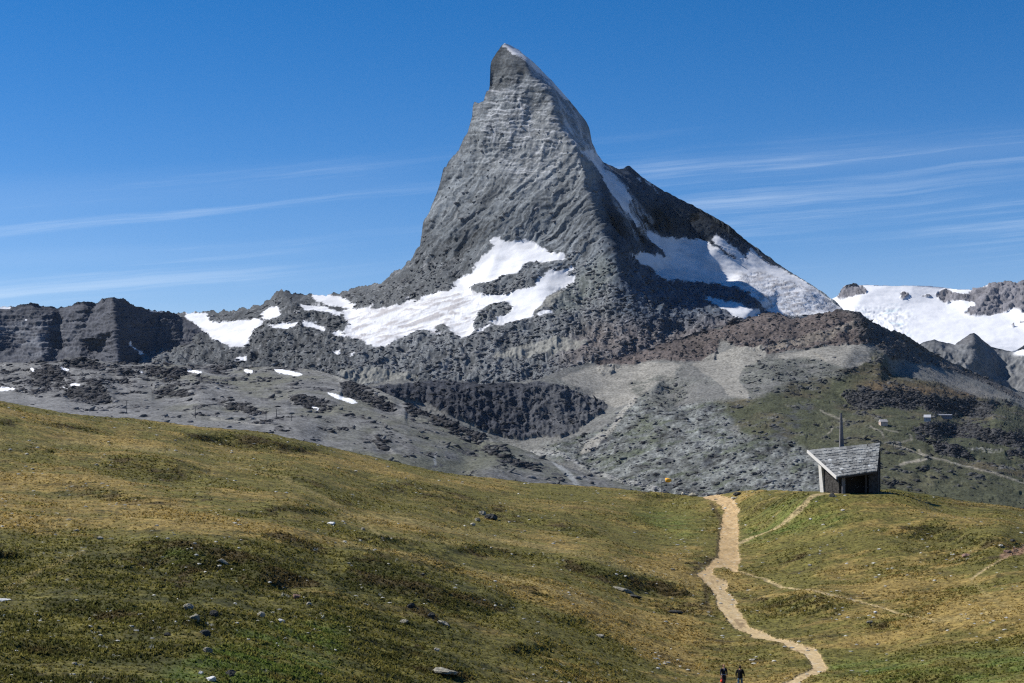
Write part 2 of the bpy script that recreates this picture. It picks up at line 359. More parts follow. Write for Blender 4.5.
for pl in (z2((395,322),(420,300),(450,285),(490,240),(512,218),(530,200),(520,190),(545,172),(550,190),(600,190),(620,178),(645,183),(655,200),(700,220),(740,230),(743,240),(700,250),(640,250),(612,262),(600,285),(560,292),(520,310),(480,318),(440,332)),
 z2((75,400),(120,390),(200,390),(270,375),(350,340),(400,328),(440,330),(480,345),(520,350),(560,345),(570,352),(555,368),(510,380),(480,400),(465,440),(455,465),(430,480),(400,465),(370,438),(340,458),(300,455),(270,465),(230,480),(205,500),(160,500),(120,480),(80,475),(90,440),(75,415)),
 z2((560,352),(600,330),(640,322),(672,290),(690,275),(720,282),(765,258),(772,272),(735,290),(776,293),(765,308),(740,330),(720,320),(690,350),(670,375),(640,402),(655,410),(640,418),(600,430),(575,435),(530,445),(525,435),(560,415),(590,385),(565,372)),
 z2((655,408),(700,392),(716,394),(690,405),(660,418)),z2((490,455),(530,435),(525,445),(480,470),(455,475)),z2((410,478),(430,460),(470,452),(455,480),(430,484)),
 z2((330,458),(370,460),(365,470),(335,468)),z2((38,460),(70,462),(72,478),(45,474)),z2((85,518),(105,518),(108,535),(92,537)),z2((0,342),(40,345),(75,360),(110,378),(80,382),(40,362),(0,362)),
 z2((0,385),(40,392),(80,402),(78,412),(40,405),(0,400)),z2((620,150),(628,150),(628,165),(620,162)),z2((525,182),(545,170),(550,178),(530,195)),z2((260,365),(285,362),(285,375),(262,376)),
 z4((520,93),(560,92),(590,96),(598,118),(625,122),(700,115),(745,112),(745,125),(715,155),(700,190),(660,195),(620,178),(560,132),(530,108)),
 z4((742,100),(770,75),(797,82),(803,98),(790,108),(750,112)),z4((760,131),(800,130),(850,128),(840,138),(812,147),(775,140)),
 z4((830,95),(865,84),(850,70),(900,70),(945,84),(975,103),(940,100),(900,90),(870,88),(840,98)),
 z4((855,120),(890,122),(920,135),(930,152),(912,150),(885,138),(860,135)),z4((878,42),(920,37),(965,46),(985,60),(1015,70),(1005,79),(985,76),(950,72),(900,60)),
 z4((970,80),(1030,85),(1030,150),(1015,172),(985,165),(980,150),(995,128),(1003,105),(985,95)),z4((945,150),(970,150),(982,164),(970,168),(950,163)),z4((735,186),(755,195),(745,198)),z4((955,200),(975,208),(968,216),(945,210)),z4((888,175),(898,178),(893,184)),
 z4((655,220),(705,222),(700,229),(660,226)),
 z3((205,322),(240,338),(268,318),(300,335),(345,347),(330,325),(290,292),(272,262),(300,262),(330,280),(380,285),(412,290),(445,286),(470,292),(500,322),(545,345),(604,355),(600,312),(625,330),(665,360),(720,383),(800,430),(880,485),(905,510),(850,528),(740,535),(690,524),(650,515),(640,490),(600,462),(570,440),(500,432),(430,420),(345,412),(310,400),(295,378),(250,360)),
 z3((478,280),(500,273),(530,290),(570,320),(602,348),(570,347),(520,316)),z3((445,470),(480,474),(560,490),(640,515),(635,540),(580,545),(545,532),(530,518),(490,495)),
 z3((60,0),(110,0),(130,30),(145,62),(165,108),(195,140),(225,195),(258,240),(245,240),(215,200),(190,180),(175,150),(150,125),(130,80),(95,35)),
 z1((403,58),(415,50),(470,80),(530,135),(600,200),(665,270),(658,276),(600,220),(560,182),(530,150),(495,118),(470,108),(430,82)),
 z1((800,560),(830,555),(900,640),(910,680),(860,690),(830,640))): poly(pl, snow)
line(z3((250,85),(290,112),(318,143)), 2.0, snow); line([(504,44),(519,51),(534,65),(552,82.5),(567,100)], [4,6,5,4.5,3], snow); line(z3((250,240),(300,300),(360,330)), 1.5, snow)
ice_rough = poly(z2((75,400),(270,375),(440,330),(520,350),(465,440),(430,480),(270,465),(160,500),(80,475)))
ice_rough = np.maximum(ice_rough, poly(z3((560,400),(640,390),(800,440),(900,508),(740,535),(650,515),(590,450))))
dust_n = poly(z1((480,110),(530,140),(620,230),(700,330),(745,400),(790,500),(830,545),(900,640),(1000,760),(930,790),(860,680),(800,570),(740,500),(690,460),(640,390),(600,290),(590,235),(520,180)))
dust_n = np.maximum(dust_n, poly(z3((150,100),(200,140),(260,235),(330,280),(240,290),(180,180))))*1.0
dust_e = poly(z1((345,230),(520,180),(600,235),(620,330),(690,460),(640,540),(500,600),(350,560),(300,430),(310,300)))
scree = poly(Z(340,320,3.012,(450,125),(500,95),(560,75),(620,58),(680,55),(760,75),(740,90),(650,112),(560,112),(500,125)))
scree = poly(Z(340,320,3.012,(655,180),(700,160),(760,140),(900,130),(1150,125),(1100,200),(900,235),(830,265)), scree)
scree = poly(Z(340,320,3.012,(0,160),(100,155),(250,175),(200,190),(60,200),(0,180)), scree)
scree = poly(z2((690,350),(740,335),(700,380),(640,405)), scree)
brown = blur(poly([(560,345),(600,322),(680,325),(735,318),(800,318),(760,360),(560,372)]), 8)
green = blur(poly(z2((860,230),(900,260),(870,320),(760,400),(690,390),(740,330),(800,270))), 4)*1.0

def build_peak():
    px, row, P, cr = layer(crestM, botM, 120, 900, 0.8, 0.8, D_M, [(120,3.2),(400,3.6),(480,3.2),(500,0.8),(590,0.8),(640,1.2),(900,1.0)], crest_scale=6)
    n0 = normals(P); x, y, z = P[..., 0], P[..., 1], P[..., 2]
    jx = fbm(x/75, y/75, z/60, 5, 0.7)*4.6; jy = fbm(x/75+9, y/75, z/60, 5, 0.7)*3.6
    S = samp(blur(snow, 1.6), px+jx, row+jy); S = sstep(0.38, 0.62, S+1.0*fbm(x/60, y/60, z/22, 5, 0.7)*np.clip(4*S*(1-S), 0, 1))
    Ssoft = samp(blur(snow, 2.5), px, row)
    edge = sstep(0, 22, row-cr[None])*0.85+0.15
    hr = x*0.16+z+16*fbm(x/70, y/90, z/120, 4, 0.6)                                       # strata dip
    wx = 60*fbm(x/170, y/170, z/170, 4, 0.6); al = (x+z)*0.7+wx; ac = (z-x)*0.7+wx
    gul = fbm(x/150, y/150, z/620, 4, 0.5, True)        # gullies and ribs running down the face
    big = fbm(x/420, y/420, z/420, 3, 0.5)
    strat = facet(x/120+wx/60, y/120, hr/16, 1)
    diag = fbm(al/240, y/120, ac/34, 4, 0.6)
    med = facet((x+z*0.3)/62, y/62, z/85, 2, 0.45)
    fine = fbm(x/16, y/16, z/12, 2, 0.6)
    upf = sstep(240, 120, row)
    eface = sstep(612, 590, px-np.maximum(0, row-190)*0.3)*sstep(330, 250, row)
    rid1 = fbm(al/520+2, y/900, ac/85, 4, 0.5, True); rid2 = fbm(al/150+7, y/300, ac/30, 4, 0.6)
    low_ = sstep(240, 290, row); gul2 = fbm(x/48, y/200, z/260, 4, 0.5, True)
    rockd = (30*big+5*fbm(x/70, y/70, z/45, 5, 0.65)*low_+eface*(18*rid1*(1.15-upf)+(2.6*rid2+2.2*med)*(1.1-upf)+12*gul*(0.4+0.6*upf)+1.7*strat*(0.45+upf))+(1-eface)*(17*gul+3*strat+2.0*med)+low_*(1-eface)*(10*gul2+4*facet(x/55, y/90, z/70, 2))+1.2*med*eface)*edge
    IR = samp(blur(ice_rough, 2), px, row)
    flow = fbm((x*0.8+z*1.2)/110+fbm(x/200, y/200, z/100, 2)*1.5, y/300, (z-x*0.35)/22, 4, 0.6)
    snowd = 9*big+6.0*fbm(x/110, y/110, z/60, 4)+IR*(5*flow+1.6*facet(x/26, y/26, z/14, 1))
    disp = rockd*(1-Ssoft)+snowd*Ssoft
    P = P+n0*disp[..., None]
    n1 = normals(P)
    # ------ colours
    t1 = 1.5*fbm(x/160, y/160, z/200, 5, 0.6); t2 = 1.5*fbm(x/150, y/120, hr/8.5, 4, 0.65); t3 = fbm(x/14, y/14, z/10, 2)
    col = const(px.shape, (0.150, 0.166, 0.178))
    col = col*(1+0.40*t1+0.55*t2*(0.35+upf)+0.15*t3+1.5*(1.1-upf)*fbm(al/210, y/500, ac/12, 5, 0.65))[..., None]
    streakn = fbm(al/110+4, y/90, ac/9, 4, 0.6); col = mixc(col, (0.36, 0.37, 0.37), sstep(0.12, 0.5, streakn)*0.55*sstep(600, 560, px)*sstep(265, 235, row)); col = mixc(col, (0.07, 0.075, 0.085), sstep(0.15, 0.5, fbm(x/130, y/100, z/60, 4, 0.6))*0.45)
    ldark = samp(blur(poly([(330,280),(391,262),(425,215),(440,235),(500,232),(470,285),(400,325),(330,318)]), 9), px, row); nshade = sstep(588, 606, px-np.maximum(0, row-190)*0.18)*sstep(420, 300, row)  # right-hand north face: its shade is put into the rock colour
    col = col*(1-0.56*ldark-0.60*nshade-0.28*np.exp(-((row-222)/22.)**2)*sstep(440,470,px)-0.30*sstep(0.15,-0.4,rid1)*(1-upf)-0.25*sstep(0.1,-0.5,gul))[..., None]; col = mixc(col, (0.072, 0.076, 0.078), sstep(245, 300, row)*0.75*(1-upf)); col = col*(1-0.35*samp(blur(poly([(180,290),(345,285),(350,400),(180,400)]), 8), px, row))[..., None]; col = col*(1+0.5*gul2*low_)[..., None]
    col = mixc(col, col*np.array((0.66, 0.84, 1.12)), nshade)
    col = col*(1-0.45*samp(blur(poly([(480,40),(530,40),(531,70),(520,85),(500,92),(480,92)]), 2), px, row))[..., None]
    col = mixc(col, (0.120, 0.102, 0.096), samp(brown, px, row)*0.75)
    greenm = samp(green, px, row)
    
    # paler central band
    pale = np.exp(-((px-(535+ (row-140)*0.02))/50.)**2)*sstep(95, 130, row)*sstep(215, 150, row)
    col = mixc(col, (0.28, 0.285, 0.28), pale*0.45)
    col = mixc(col, (0.125, 0.142, 0.126)*np.array(1.0), greenm*0.55)
    sc_ = sstep(0.35, 0.65, samp(blur(scree, 0.8), px+jx*1.5, row+jy*1.5))
    col = mixc(col, (0.19, 0.19, 0.172), sc_*0.85)
    vein = np.abs(fbm(x/90, y/90, z/300, 3)); col = mixc(col, (0.36, 0.36, 0.36), sstep(0.035, 0.0, vein)*0.35*(1-sc_)*sstep(230, 260, row))
    # fresh snow caught on ledges
    vn = samp(line(z1((466,270),(472,300),(488,335),(480,375)), 1.6)+line(z1((372,385),(362,440)), 1.4)+line(z1((437,395),(434,440)), 1.3)+line(z1((520,330),(505,370),(512,420)), 1.2)+line(z1((345,235),(420,245),(445,240)), 1.6)+line(z1((400,400),(470,410)), 1.2), px+jx*0.4, row+jy*0.4)
    led = fbm(x/90, y/90, hr/10, 4, 0.7)+0.45*(n1[..., 2]-0.45)
    de = samp(blur(dust_e, 7), px, row); dn = samp(blur(dust_n, 1.5), px, row)
    dl = sstep(0.10, 0.45, led+0.15*de+0.12*gul)*de*0.5
    dnn = sstep(-0.05, 0.35, fbm((x+z*0.55)/34, y/60, (z-x*0.5)/150, 5, 0.68)+0.10)*dn*0.72
    S2 = np.maximum(np.maximum(S, vn*0.55), np.maximum(dl, dnn))
    sc2 = const(px.shape, (0.65, 0.66, 0.68))*(1-0.22*sstep(-0.1, 0.3, flow)*(0.3+0.7*IR)-0.14*sstep(-0.1, 0.3, t1))[..., None]; dirt_shade = flow+0.5*fbm(x/70, y/70, z/24, 4, 0.6)
    sc2 = mixc(sc2, (0.36, 0.34, 0.335), IR*sstep(-0.05, 0.28, dirt_shade)*0.75)  # glacier dirt plus crevasse shading, both put into the ice colour
    crag = sstep(0.14, 0.20, fbm(x/80+4, y/80, z/40, 5, 0.65))*samp(ice_rough, px, row)*sstep(600,640,px)
    sc2 = mixc(sc2, (0.25, 0.25, 0.26), crag*0.8)
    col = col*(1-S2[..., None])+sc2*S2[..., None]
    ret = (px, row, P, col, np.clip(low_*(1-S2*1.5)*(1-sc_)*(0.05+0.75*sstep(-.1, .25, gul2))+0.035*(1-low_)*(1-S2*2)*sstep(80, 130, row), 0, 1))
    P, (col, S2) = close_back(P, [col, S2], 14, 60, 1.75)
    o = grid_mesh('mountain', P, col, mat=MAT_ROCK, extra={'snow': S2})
    o['kind'] = 'structure'; o['label'] = 'steep grey rock pyramid with snowfields on its shoulders'
    return ret
PEAK = build_peak()

# ================================================================== LEFT RANGE
def build_left_range():
    crest = [(-70,300),(-20,303),(0,306),(14,306),(32,303),(42,305),(53,307),(70,307),(78,302),(84,300),(93,303),(100,301),(106,298),(112,297),(122,299),(134,305),(146,308.5),(158,311),(170,312),(183,317),(196,326),(210,335),(222,340),(235,345),(250,359),(262,372)]
    bott = [(-70,392),(262,392)]
    sp1 = [(112,297,7150),(116,330,6950),(118,372,6750)]; sp2 = [(32,303,7320),(40,340,7130),(45,372,6880)]; sp3=[(84,300,7260),(80,340,7130),(78,372,6870)]
    D = depth_raster([(-70,300,7400),(0,306,7350),(60,307,7350),(97,302,7280),(134,305,7330),(158,311,7450),(183,317,7520),(210,335,7400),(235,345,7330),(262,372,7100),(-70,372,6900),(15,350,7150),(60,350,7180),(98,350,7130),(150,350,7250),(180,350,7300),(150,372,7050),(210,372,7050),(262,392,6900),(-70,392,6700),(100,392,6600)]+sp1+sp2+sp3, [sp1, sp2, sp3], 1.5)
    px, row, P, cr = layer(crest, bott, -70, 262, 0.7, 0.7, D, 2.6, crest_scale=6)
    n0 = normals(P); x, y, z = P[..., 0], P[..., 1], P[..., 2]
    edge = sstep(0, 12, row-cr[None])*0.85+0.15
    gul = fbm(x/95, y/95, z/420, 4, 0.5, True); strat = fbm(x/700, y/700, z/13, 3, 0.6); med = facet(x/55, y/55, z/50, 2, 0.5)
    P = P+n0*((13*gul+8*strat+4*facet(x/160, y/160, z/17, 2)+3*med+12*fbm(x/300, y/300, z/300, 2))*edge)[..., None]
    t1 = fbm(x/180, y/180, z/120, 4); t2 = fbm(x/260, y/260, z/9, 4, 0.6)+0.5*fbm(x/12,y/20,z/80,3)
    col = const(px.shape, (0.068, 0.072, 0.085))*(1+0.35*t1+0.4*t2)[..., None]
    pale = sstep(0.0, 0.4, fbm(x/150, y/150, (z+x*0.05)/26, 3)+0.1)*sstep(95, 40, px)*sstep(316, 325, row)*sstep(366, 350, row)
    col = mixc(col, (0.18, 0.19, 0.21), pale*0.6)
    sn = np.zeros((CH, CW), np.float32)
    poly(z4((-60,66),(0,68),(35,78),(30,83),(-60,80)), sn); poly(z4((420,85),(465,88),(460,92),(425,90)), sn); line(z4((362,180),(385,200),(415,222)), 1.8, sn); poly(z4((70,112),(78,114),(76,120)), sn)
    S = sstep(0.3, 0.6, samp(sn, px+t1*2, row)); col = mixc(col, (0.82, 0.83, 0.85), S)
    P, (col, S) = close_back(P, [col, S], 12, 60, 0.9)
    o = grid_mesh('mountain_ridge', P, col, mat=MAT_ROCK, extra={'snow': S}); o['kind'] = 'structure'
build_left_range()

# ================================================================== FAR SNOW MOUNTAINS (right)
def build_far():
    crest = [(780,310),(815,303),(830,300),(838,296),(841,290),(844,285.7),(852,284.4),(865,284.4),(880,285.5),(914.7,285.7),(930,286),(940,287.5),(952,289),(962,289.5),(972.7,290),(980,288),(988,285),(997.5,283.0),(1005,281.6),(1014,283.5),(1024,281.5),(1100,276)]
    D = depth_raster([(780,310,12500),(838,296,12500),(865,284,12600),(890,283,12640),(915,284,12680),(935,285,12700),(952,287,12700),(972,288,12600),(1000,283,12400),(1024,282,12400),(1110,276,12400),(860,297,12200),(950,303,12400),(1000,312,12000),(1024,310,11900),(900,310,12000),
        (850,320,11600),(920,330,11300),(980,340,11000),(1040,345,10900),(780,420,10300),(1110,420,10300),(940,300,12450),(955,292,12480),(985,300,12100),(970,315,11900)], [], 2.5)
    px, row, P, cr = layer(crest, [(780,345),(880,360),(1100,420)], 780, 1095, 0.8, 0.8, D, 0.5, crest_scale=5)
    n0 = normals(P); x, y, z = P[..., 0], P[..., 1], P[..., 2]
    z7 = lambda *p: Z(820,270,5.02,*p); rk = np.zeros((CH, CW), np.float32)
    for pl in (z7((85,145),(110,100),(130,80),(150,66),(185,72),(200,80),(235,95),(225,120),(160,135),(105,158)), z7((398,110),(425,108),(448,128),(430,140),(425,152),(402,148),(408,130)), z7((505,125),(560,128),(560,134),(510,134)),
        z7((580,125),(600,108),(620,98),(650,100),(680,122),(700,130),(725,128),(770,105),(830,85),(880,62),(960,50),(1100,40),(1100,200),(1010,212),(980,195),(960,198),(940,215),(880,225),(780,235),(720,222),(745,205),(740,190),(780,180),(778,160),(700,150),(640,170),(605,155)), z7((1005,255),(1040,258),(1040,275),(1010,270)), z7((950,280),(975,276),(970,290))): poly(pl, rk)
    t1 = fbm(x/220, y/220, z/160, 4); Rk = sstep(0.35, 0.65, samp(blur(rk, 0.6), px+t1*2.5, row+t1*2))
    g = 0.55*fbm(x/170, y/170, z/400, 4, 0.5, True)+0.35*facet(x/90, y/90, z/90, 2); sf = fbm(x/260, y/260, z/90, 4, 0.55)
    rough = sstep(300, 318, row)*sstep(350, 330, row)*sstep(925, 890, px)
    P = P+n0*(Rk*45*g+(1-Rk)*(14*sf+rough*16*fbm(x/90, y/90, z/40, 3, 0.6, True)))[..., None]
    col = const(px.shape, (0.66, 0.67, 0.69)); col = mixc(col, (0.46, 0.62, 0.66), rough*sstep(0.1, 0.5, fbm(x/110, y/110, z/35, 3))*0.7)
    rc = const(px.shape, (0.155, 0.152, 0.165))*(1+0.4*t1+0.35*fbm(x/60, y/60, z/60, 3))[..., None]
    col = col*(1-Rk[..., None])+rc*Rk[..., None]
    P, (col, S) = close_back(P, [col, 1-Rk], 12, 90, 0.7)
    o = grid_mesh('snow_mountain', P, col, mat=MAT_FAR, extra={'snow': S}); o['kind'] = 'structure'
    crest = [(900,350),(916,346),(926,341.5),(934,339.5),(943,342.5),(951,343.8),(955,345),(960,341),(966,336.5),(970,334),(974,333),(978,336),(984,341),(991,346.7),(1000,349),(1012,351.5),(1018,349),(1024,345),(1100,325)]
    rid = [(974,333,10000),(972,360,9700),(960,400,9400)]
    D = depth_raster([(900,350,9900),(934,339,9900),(951,344,9950),(991,347,10100),(1015,352,10050),(1100,325,9800),(900,400,9300),(1020,400,9600),(1100,430,9400),(930,370,9700),(1000,375,9900),(940,352,9800)]+rid, [rid], 1.5)
    px, row, P, cr = layer(crest, [(900,400),(1100,430)], 900, 1095, 0.8, 0.8, D, 0.6, crest_scale=5)
    n0 = normals(P); x, y, z = P[..., 0], P[..., 1], P[..., 2]
    g = fbm(x/130, y/130, z/420, 4, 0.55, True); t1 = fbm(x/150, y/150, z/150, 4)
    P = P+n0*(30*g*(sstep(0, 14, row-cr[None])*0.8+0.2))[..., None]
    col = const(px.shape, (0.135, 0.14, 0.145))*(1+0.4*t1)[..., None]
    col = mixc(col, (0.12, 0.12, 0.125), sstep(347, 344, row)*sstep(955, 960, px)*sstep(995, 990, px)*0.7)
    S = sstep(0, 0.15, fbm(x/120, y/120, z/60, 3)+0.1)*sstep(1008, 1020, px)*sstep(358, 354, row); col = mixc(col, (0.82, 0.83, 0.85), S)
    P, (col, S) = close_back(P, [col, S], 10, 80, 0.8)
    o = grid_mesh('rocky_peak', P, col, mat=MAT_FAR, extra={'snow': S}); o['kind'] = 'structure'
build_far()

# ================================================================== MIDDLE HILL, CLIFF AND MORAINE (right and centre)
z6 = lambda *p: Z(640,290,2.667,*p); z5 = lambda *p: Z(340,320,3.012,*p); z8 = lambda *p: Z(740,300,5.69,*p); z9 = lambda *p: Z(860,390,5.256,*p); z10 = lambda *p: Z(540,380,5.69,*p); z7 = lambda *p: Z(820,270,5.02,*p)
crestH = [(320,388),(345,384),(373,384.5),(390,380),(406,380),(425,382),(440,379),(460,381),(480,384),(499,383),(520,381),(539,379),(556,372),(575,366),(600,361),(625,355),(640,352),(660,345),(680,338),(700,331),(716,328),(728,324),(734,319),(742,320),(750,317),(758,316),(767,313),(773,312.5),(779,312.5),(783,316),
 (790,319),(800,318.5),(810,316),(822,313.5),(835,310.6),(845,309.5),(852,310.5),(861,313),(870,320),(880,325.6),(893,331),(905,334.5),(917.5,342.5),(932,352),(947.5,361),(962,367),(977.5,374),(1000,383),(1024,393),(1095,420)]
edgeH = [(861,313,5950),(866,330,5800),(870,345,5700),(884,356,5640)]
ctrlH = [(320,388,5500),(373,385,5450),(406,380,5500),(499,383,5500),(539,379,5550),(575,366,5800),(640,352,5950),(680,338,6030),(700,330,6040),(728,324,5990),(767,313,5990),(800,318,5980),(835,310.6,5960),(880,326,6180),(917,342,6450),(947,361,6650),(977,374,6850),(1024,393,7050),(1100,420,7100),
 (345,402,5180),(373,404,5230),(430,424,5250),(500,440,5250),(530,442,5230),(565,432,5230),(609,409,5400),(592,397,5520),(572,389,5520),(640,370,5750),(600,385,5640),(650,398,5380),(620,420,5200),(560,450,5030),(600,480,4750),(640,500,4500),(700,430,4950),(700,500,4400),(700,385,5450),
 (660,375,5600),(740,350,5740),(790,350,5690),(820,344,5690),(855,343,5690),(700,352,5850),(640,362,5830),(868,365,5560),(880,385,5380),(760,400,5150),(830,395,5240),(880,420,4900),(930,418,5000),(1000,420,5150),(1024,440,4950),(940,450,4650),(830,450,4600),(1024,480,4500),(860,490,4250),
 (760,470,4500),(1024,540,4000),(860,540,3900),(640,540,4200),(500,480,4850),(320,420,5000),(320,540,4400),(500,540,4300),(930,385,5650),(980,398,6000),(905,360,5980),(720,440,4830),(740,370,5600),(1100,540,4000),(1100,450,5200),(670,392,5520),(690,398,5330)]
cl = np.zeros((CH, CW), np.float32)
for pl in (z6((515,270),(620,265),(700,262),(790,285),(870,290),(935,310),(940,335),(880,340),(790,325),(720,310),(600,320),(560,310)), z6((715,365),(800,355),(830,362),(880,350),(960,375),(1060,395),(1060,415),(960,410),(860,395),(760,390)),
    z6((765,400),(860,420),(905,440),(890,455),(840,445),(780,425)), 
    z6((880,290),(1000,300),(990,312),(890,300)), z6((975,425),(1060,430),(1060,445),(985,440)), z6((740,475),(770,472),(765,490),(730,490))): poly(pl, cl)
cl2 = blur(cl, 1.5)
D_H = steps(blur(depth_raster(ctrlH, [edgeH], 3.0), 1), cl2*0.95, 14)
def build_hill():
    bott = [(320,470),(480,520),(560,525),(1095,560)]
    px, row, P, cr = layer(crestH, bott, 320, 1095, 0.8, 0.7, D_H, 2.4, crest_scale=6)
    n0 = normals(P); x, y, z = P[..., 0], P[..., 1], P[..., 2]
    t1 = fbm(x/160, y/160, z/160, 4); t2 = fbm(x/40, y/40, z/30, 4); t3 = fbm(x/14, y/14, z/12, 2)
    j = t1*3; j2 = fbm(x/90+5, y/90, z/90, 3)*3
    mm = lambda pls, b=1.2: sstep(0.3, 0.7, samp(blur(sum([poly(q, None) for q in pls]).clip(0, 1).astype(np.float32), b), px+j*1.3, row+j2))
    brown = mm([z6((215,110),(235,60),(340,55),(520,50),(592,62),(610,110),(620,145),(560,147),(470,155),(400,160),(340,175),(330,170),(250,150),(150,110),(0,80),(-60,50)), z6((-200,50),(0,70),(150,110),(215,110),(200,190),(130,190),(0,190),(-100,230))], 1.5)
    darkcliff = mm([z5((40,215),(100,205),(200,188),(300,182),(480,192),(600,188),(700,212),(760,238),(810,265),(780,285),(700,340),(660,355),(600,350),(540,360),(450,335),(360,300),(250,250),(100,235))], 1.0)
    dright = mm([z7((130,190),(215,235),(330,300),(430,325),(520,370),(600,420),(680,450),(800,520),(1024,640),(1000,653),(800,560),(620,500),(560,470),(470,470),(400,450),(330,440),(280,380),(200,330))], 1.5)
    darkcliff = sstep(0.35, 0.6, blurfield(darkcliff, 2.5)+0.45*fbm(x/70, y/70, z/40, 5, 0.7)*2)
    scr = mm([z5((655,180),(700,160),(760,140),(900,130),(1010,130),(1010,180),(960,190),(900,235),(830,265),(780,250),(720,205)), z6((0,190),(100,200),(160,190),(240,155),(330,150),(340,175),(300,200),(270,215),(265,245),(300,290),(240,290),(200,240),(130,195),(60,230),(10,260),(-30,250)),
              z6((350,180),(420,162),(570,145),(600,150),(620,190),(560,212),(480,190),(400,185))], 1.4)
    fuzz = 6*fbm(x/120+8, y/120, z/60, 5, 0.65)
    scr2 = mm([z7((530,460),(600,500),(700,550),(800,590),(950,653),(800,640),(700,600),(560,540))], 2)
    rub = mm([z10((400,260),(520,90),(600,130),(700,160),(760,190),(860,280),(900,300),(960,420),(1100,520),(1100,700),(380,700),(420,560),(200,480),(0,440),(-60,400),(130,340),(300,300)), z6((0,330),(60,320),(180,300),(230,310),(240,380),(330,410),(400,400),(460,440),(500,500),(470,560),(0,560))], 3)
    rub = sstep(0.25, 0.75, blurfield(rub, 9)+0.55*fbm(x/110+8, y/110, z/60, 5, 0.65))
    stream = sstep(0.2, 0.7, samp(line(z10((-40,415),(100,405),(250,500),(420,560),(560,590),(680,640)), [6,4,3,4,5,6]), px+t2*2, row))
    # grass amount: gentle, sunny places of the right hill
    gz = mm([z6((440,240),(560,215),(640,230),(760,240),(860,270),(1060,320),(1060,600),(560,600),(640,520),(620,440),(470,420),(380,440),(300,400),(200,320),(100,300),(220,295),(320,290),(380,250)), z6((560,180),(640,170),(700,215),(600,215))], 4)
    gz = sstep(0.25, 0.75, blurfield(gz, 9)+0.6*fbm(x/90+3, y/90, z/40, 5, 0.65))
    CL = samp(cl2, px+j*2, row+j2*1.2)*sstep(-0.45, 0.0, t2+0.3*t1)
    crk = 2.7*fbm(x/80, y/110, z/30, 6, 0.70)
    CL = sstep(0.42, 0.58, samp(blur(cl, 4), px+j, row+j2)+0.55*crk)
    gul = fbm(x/85, y/85, z/330, 4, 0.5, True); med = facet(x/48, y/48, z/40, 2, 0.5); blk = facet(x/17, y/17, z/14, 1)
    rocky = np.clip(brown+darkcliff+dright+CL*0.8, 0, 1)
    edge = sstep(0, 14, row-cr[None])*0.8+0.2
    disp = (rocky*(11*gul+4.5*med+1.6*blk)*(1-0.45*CL*(1-darkcliff)*(1-brown))+darkcliff*(10*gul+6*fbm(x/30, y/300, z/200, 3, 0.5, True)-4.5*med-1.6*blk)+(1-rocky)*(9*fbm(x/230, y/230, z/230, 3)+1.5*med*(1-scr*0.9)))*edge
    disp = disp+rub*(15*fbm((x+z)/170, y/170, (z-x*0.6)/75, 5, 0.6)+1.0*blk)+gz*(1-rub)*(9*fbm(x/150, y/150, z/45, 5, 0.55)+0.8*med)
    P = P+n0*disp[..., None]; n1 = normals(P)
    col = const(px.shape, (0.165, 0.165, 0.155))
    gcol = mixc(const(px.shape, (0.078, 0.085, 0.050)), (0.115, 0.098, 0.062), sstep(-0.1, 0.4, t1))
    rust = np.exp(-((row-(388+(px-880)*0.06))/9.)**2)*sstep(840, 880, px)*sstep(1010, 960, px)
    gcol = mixc(gcol, (0.16, 0.105, 0.06), rust*0.7)
    rocks_in_grass = sstep(0.42, 0.60, crk*0.9+0.9*t1)*0.9; darkrock = sstep(0.62, 0.75, -crk*0.9+0.9*t1)
    col = mixc(col, (0.205, 0.21, 0.19), sstep(-0.1, 0.3, t1)*0.6)
    g_amt = gz*(1-rocks_in_grass*0.75)*(1-CL*0.85)
    col = col*(1-g_amt[..., None])+gcol*g_amt[..., None]
    dk = mm([z6((420,300),(480,300),(440,350),(370,420),(300,440),(340,380)), z6((140,330),(240,310),(260,360),(180,400)), z6((60,300),(180,290),(150,330),(60,340))], 5)*sstep(-0.15, 0.25, t2+0.4*t1); col = mixc(col, (0.075, 0.08, 0.085), dk*0.8)
    meadowy = mm([z6((470,330),(560,340),(640,350),(700,385),(800,440),(1060,540),(1060,600),(620,600),(620,440),(560,420),(440,400))], 2)
    col = mixc(col, (0.098, 0.102, 0.062), meadowy*0.6*(1-sstep(0.15, 0.45, t2)))
    rc = const(px.shape, (0.160, 0.170, 0.162))*(1+0.95*t2+0.6*t3+0.7*t1+1.5*fbm((x+z)/130, y/100, (z-x*0.6)/32, 5, 0.65))[..., None]
    col = mixc(col, rc, rub*0.92); 
    gg = rub*sstep(0.05, 0.5, 2.2*fbm((x+z)/140, y/60, (z-x*0.6)/60, 6, 0.7)); col = mixc(col, (0.085, 0.10, 0.066), gg*0.8); bl = rub*sstep(0.30, 0.48, 2.2*fbm((x+z)/150+5, y/90, (z-x*0.6)/50, 6, 0.72)); col = mixc(col, (0.05, 0.055, 0.065), bl*0.7)  # bl: blue-dark cliff shadow patches put into the rubble colour
    gg2 = mm([z10((520,240),(640,200),(760,250),(700,330),(600,400),(560,450),(470,400))], 6)*sstep(-0.15, 0.3, t2+t1*0.3); col = mixc(col, (0.115, 0.13, 0.085), gg2*0.8)
    col = mixc(col, const(px.shape, (0.125, 0.105, 0.098))*(1+0.5*t1+0.4*t2)[..., None], brown)
    bandp = mm([z6((330,150),(440,125),(520,100),(570,85),(585,100),(520,125),(430,150),(350,165))], 1.5); col = mixc(col, (0.24, 0.215, 0.18), bandp*0.6)
    dcc = const(px.shape, (0.050, 0.054, 0.066))*(1+0.4*t1+0.45*fbm(x/18, y/18, z/130, 3))[..., None]
